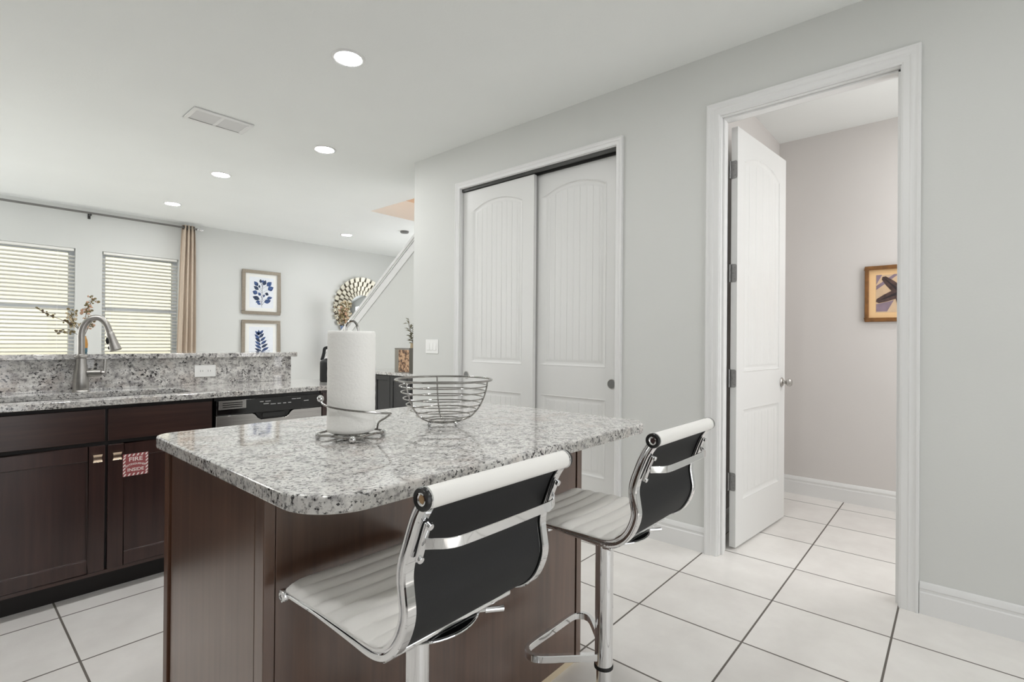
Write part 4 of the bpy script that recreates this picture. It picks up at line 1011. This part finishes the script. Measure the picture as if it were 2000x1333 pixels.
# sideboard against the stair wall
sbd = thing('sideboard', 'black sideboard with granite top standing by the staircase wall', 'sideboard', (3.42, 4.50, 0))
y0, y1 = -.66, .62
b = MB(); b.box(-.20, .235, y0+.02, y1-.02, .06, .844); b.box(-.17, .22, y0+.05, y1-.05, 0, .06); b.build('cabinet_body', 'sideboard_black', sbd, smooth=0)
for a, c, kn in ((.315, .598, .34), (.022, .308, .284), (-.275, .016, -.25), (-.638, -.282, -.31)):
    b = MB(); th = .016; x = -.2165
    b.box(x, x+th, a, a+.05, .07, .835); b.box(x, x+th, c-.05, c, .07, .835); b.box(x, x+th, a+.05, c-.05, .785, .835); b.box(x, x+th, a+.05, c-.05, .07, .12); b.box(x+.006, x+th, a+.05, c-.05, .12, .785)
    d_ = b.build('door', 'sideboard_black', sbd, bevel=.002)
    b = MB(); b.lathe([(.006, x), (.006, x-.012), (.015, x-.017), (.015, x-.024), (1e-7, x-.028)], (0, kn, .775), 14, 0); b.build('knob', 'chrome', d_)
b = MB(); b.box(-.225, .250, y0, y1, .8445, .875); b.build('top', 'granite_pale', sbd, bevel=.003)
cn = thing('canister', 'printed brown and grey tin canister on the black sideboard', 'canister', (3.32, 4.405, .8755))
b = MB(); b.prism(rrect(-.05, .0, -.128, .128, .006, 3), 0, .245, 2); b.build('body', 'tin_grey', cn, smooth=30)
b = MB(); b.box(-.0508, -.0502, -.125, .055, .006, .238); b.build('printed_panel', 'canister_print', cn, smooth=0)
b = MB(); b.prism(rrect(-.052, .002, -.13, .13, .008, 3), .2455, .258, 2); b.build('lid', 'tin_grey', cn, bevel=.003)
tv = thing('twig_vase', 'slender tan vase on the sideboard, half hidden by the wall corner', 'vase', (3.46, 4.465, .8755))
b = MB(); b.lathe([(.04, 0), (.045, .02), (.05, .12), (.038, .22), (.026, .29), (.030, .31), (.026, .31), (.022, .29)], (0, 0, 0), 24); b.build('vase_body', 'vase_tan', tv)
tl = thing('leafy_twigs', 'spiky olive twigs standing in the slender tan vase', 'plant', (3.46, 4.465, .8755))
rd = random.Random(5); b = MB(); b2 = MB()
for k in range(5):
    a = 2*PI*k/5+.4; tip = Vector((.05*math.cos(a), .09*math.sin(a), .52+.03*(k % 3))); P_ = smoothpath([(0, 0, .25), (.012*math.cos(a), .02*math.sin(a), .36), tip], 6); b.tube(P_, .0022, 6)
    for j in range(14):
        p = P_[4+j % 8]; an = rd.uniform(0, 2*PI); q = p+Vector((.04*math.cos(an), .085*math.sin(an), rd.uniform(-.02, .05)))
        md = (p+q)/2+Vector((0, 0, .008)); wv = (q-p).cross(Vector((0, 0, 1))).normalized()*.009
        b2.add([p, md+wv, q, md-wv, md+Vector((0, 0, .0015))], [(0, 1, 4), (1, 2, 4), (2, 3, 4), (3, 0, 4), (0, 3, 2, 1)])
b.build('twigs', 'twig_brown', tl); b2.build('leaves', 'leaf_sage', tl, smooth=0)
# console under the mirror with a blue vase
ct = thing('console_table', 'brown wooden console table under the round mirror', 'table', (5.10, 8.06, 0))
b = MB(); b.box(-.48, .48, -.18, .20, .86, .89); b.build('table_top', 'console_wood', ct, bevel=.003)
b = MB(); b.box(-.44, .44, -.15, .17, .78, .8595); b.build('apron', 'console_wood', ct, smooth=0)
for x in (-.455, .455):
    for y in (-.16, .18): b = MB(); b.box(x-.02, x+.02, y-.02, y+.02, 0, .8595); b.build('leg', 'console_wood', ct, bevel=.002)
bv = thing('blue_glass_vase', 'tall blue glass vase in front of the round mirror', 'vase', (4.69, 7.98, .8905))
b = MB(); b.lathe([(.06, 0), (.075, .02), (.095, .16), (.085, .32), (.05, .46), (.043, .52), (.06, .575), (.056, .575), (.038, .52)], (0, 0, 0), 32); b.build('vase_body', 'vase_blue', bv)
g = 'cream flower stems in the blue vase'; L1 = (4.69, 7.98, .8905)
blossom_branch('cut_flower', 'cream flower stem overlapping the mirror frame, fullest of the bunch', g, L1, [(0, 0, .50), (.01, -.01, .66), (.03, -.02, .82), (.04, -.02, .93)], ('blossom_cream', 'blossom_olive'), 11, 70, .075, 3.0)
blossom_branch('cut_flower', 'cream and peach flower stem, middle of the bunch', g, L1, [(0, 0, .50), (-.01, -.01, .62), (-.015, -.02, .74), (-.03, -.02, .86)], ('blossom_peach', 'blossom_olive'), 12, 60, .065, 2.8)
blossom_branch('cut_flower', 'thin flower stem reaching left of the mirror frame', g, L1, [(0, 0, .50), (-.06, -.01, .64), (-.12, -.02, .78), (-.16, -.02, .92)], ('blossom_cream', 'twig_brown'), 13, 26, .05, 2.2)
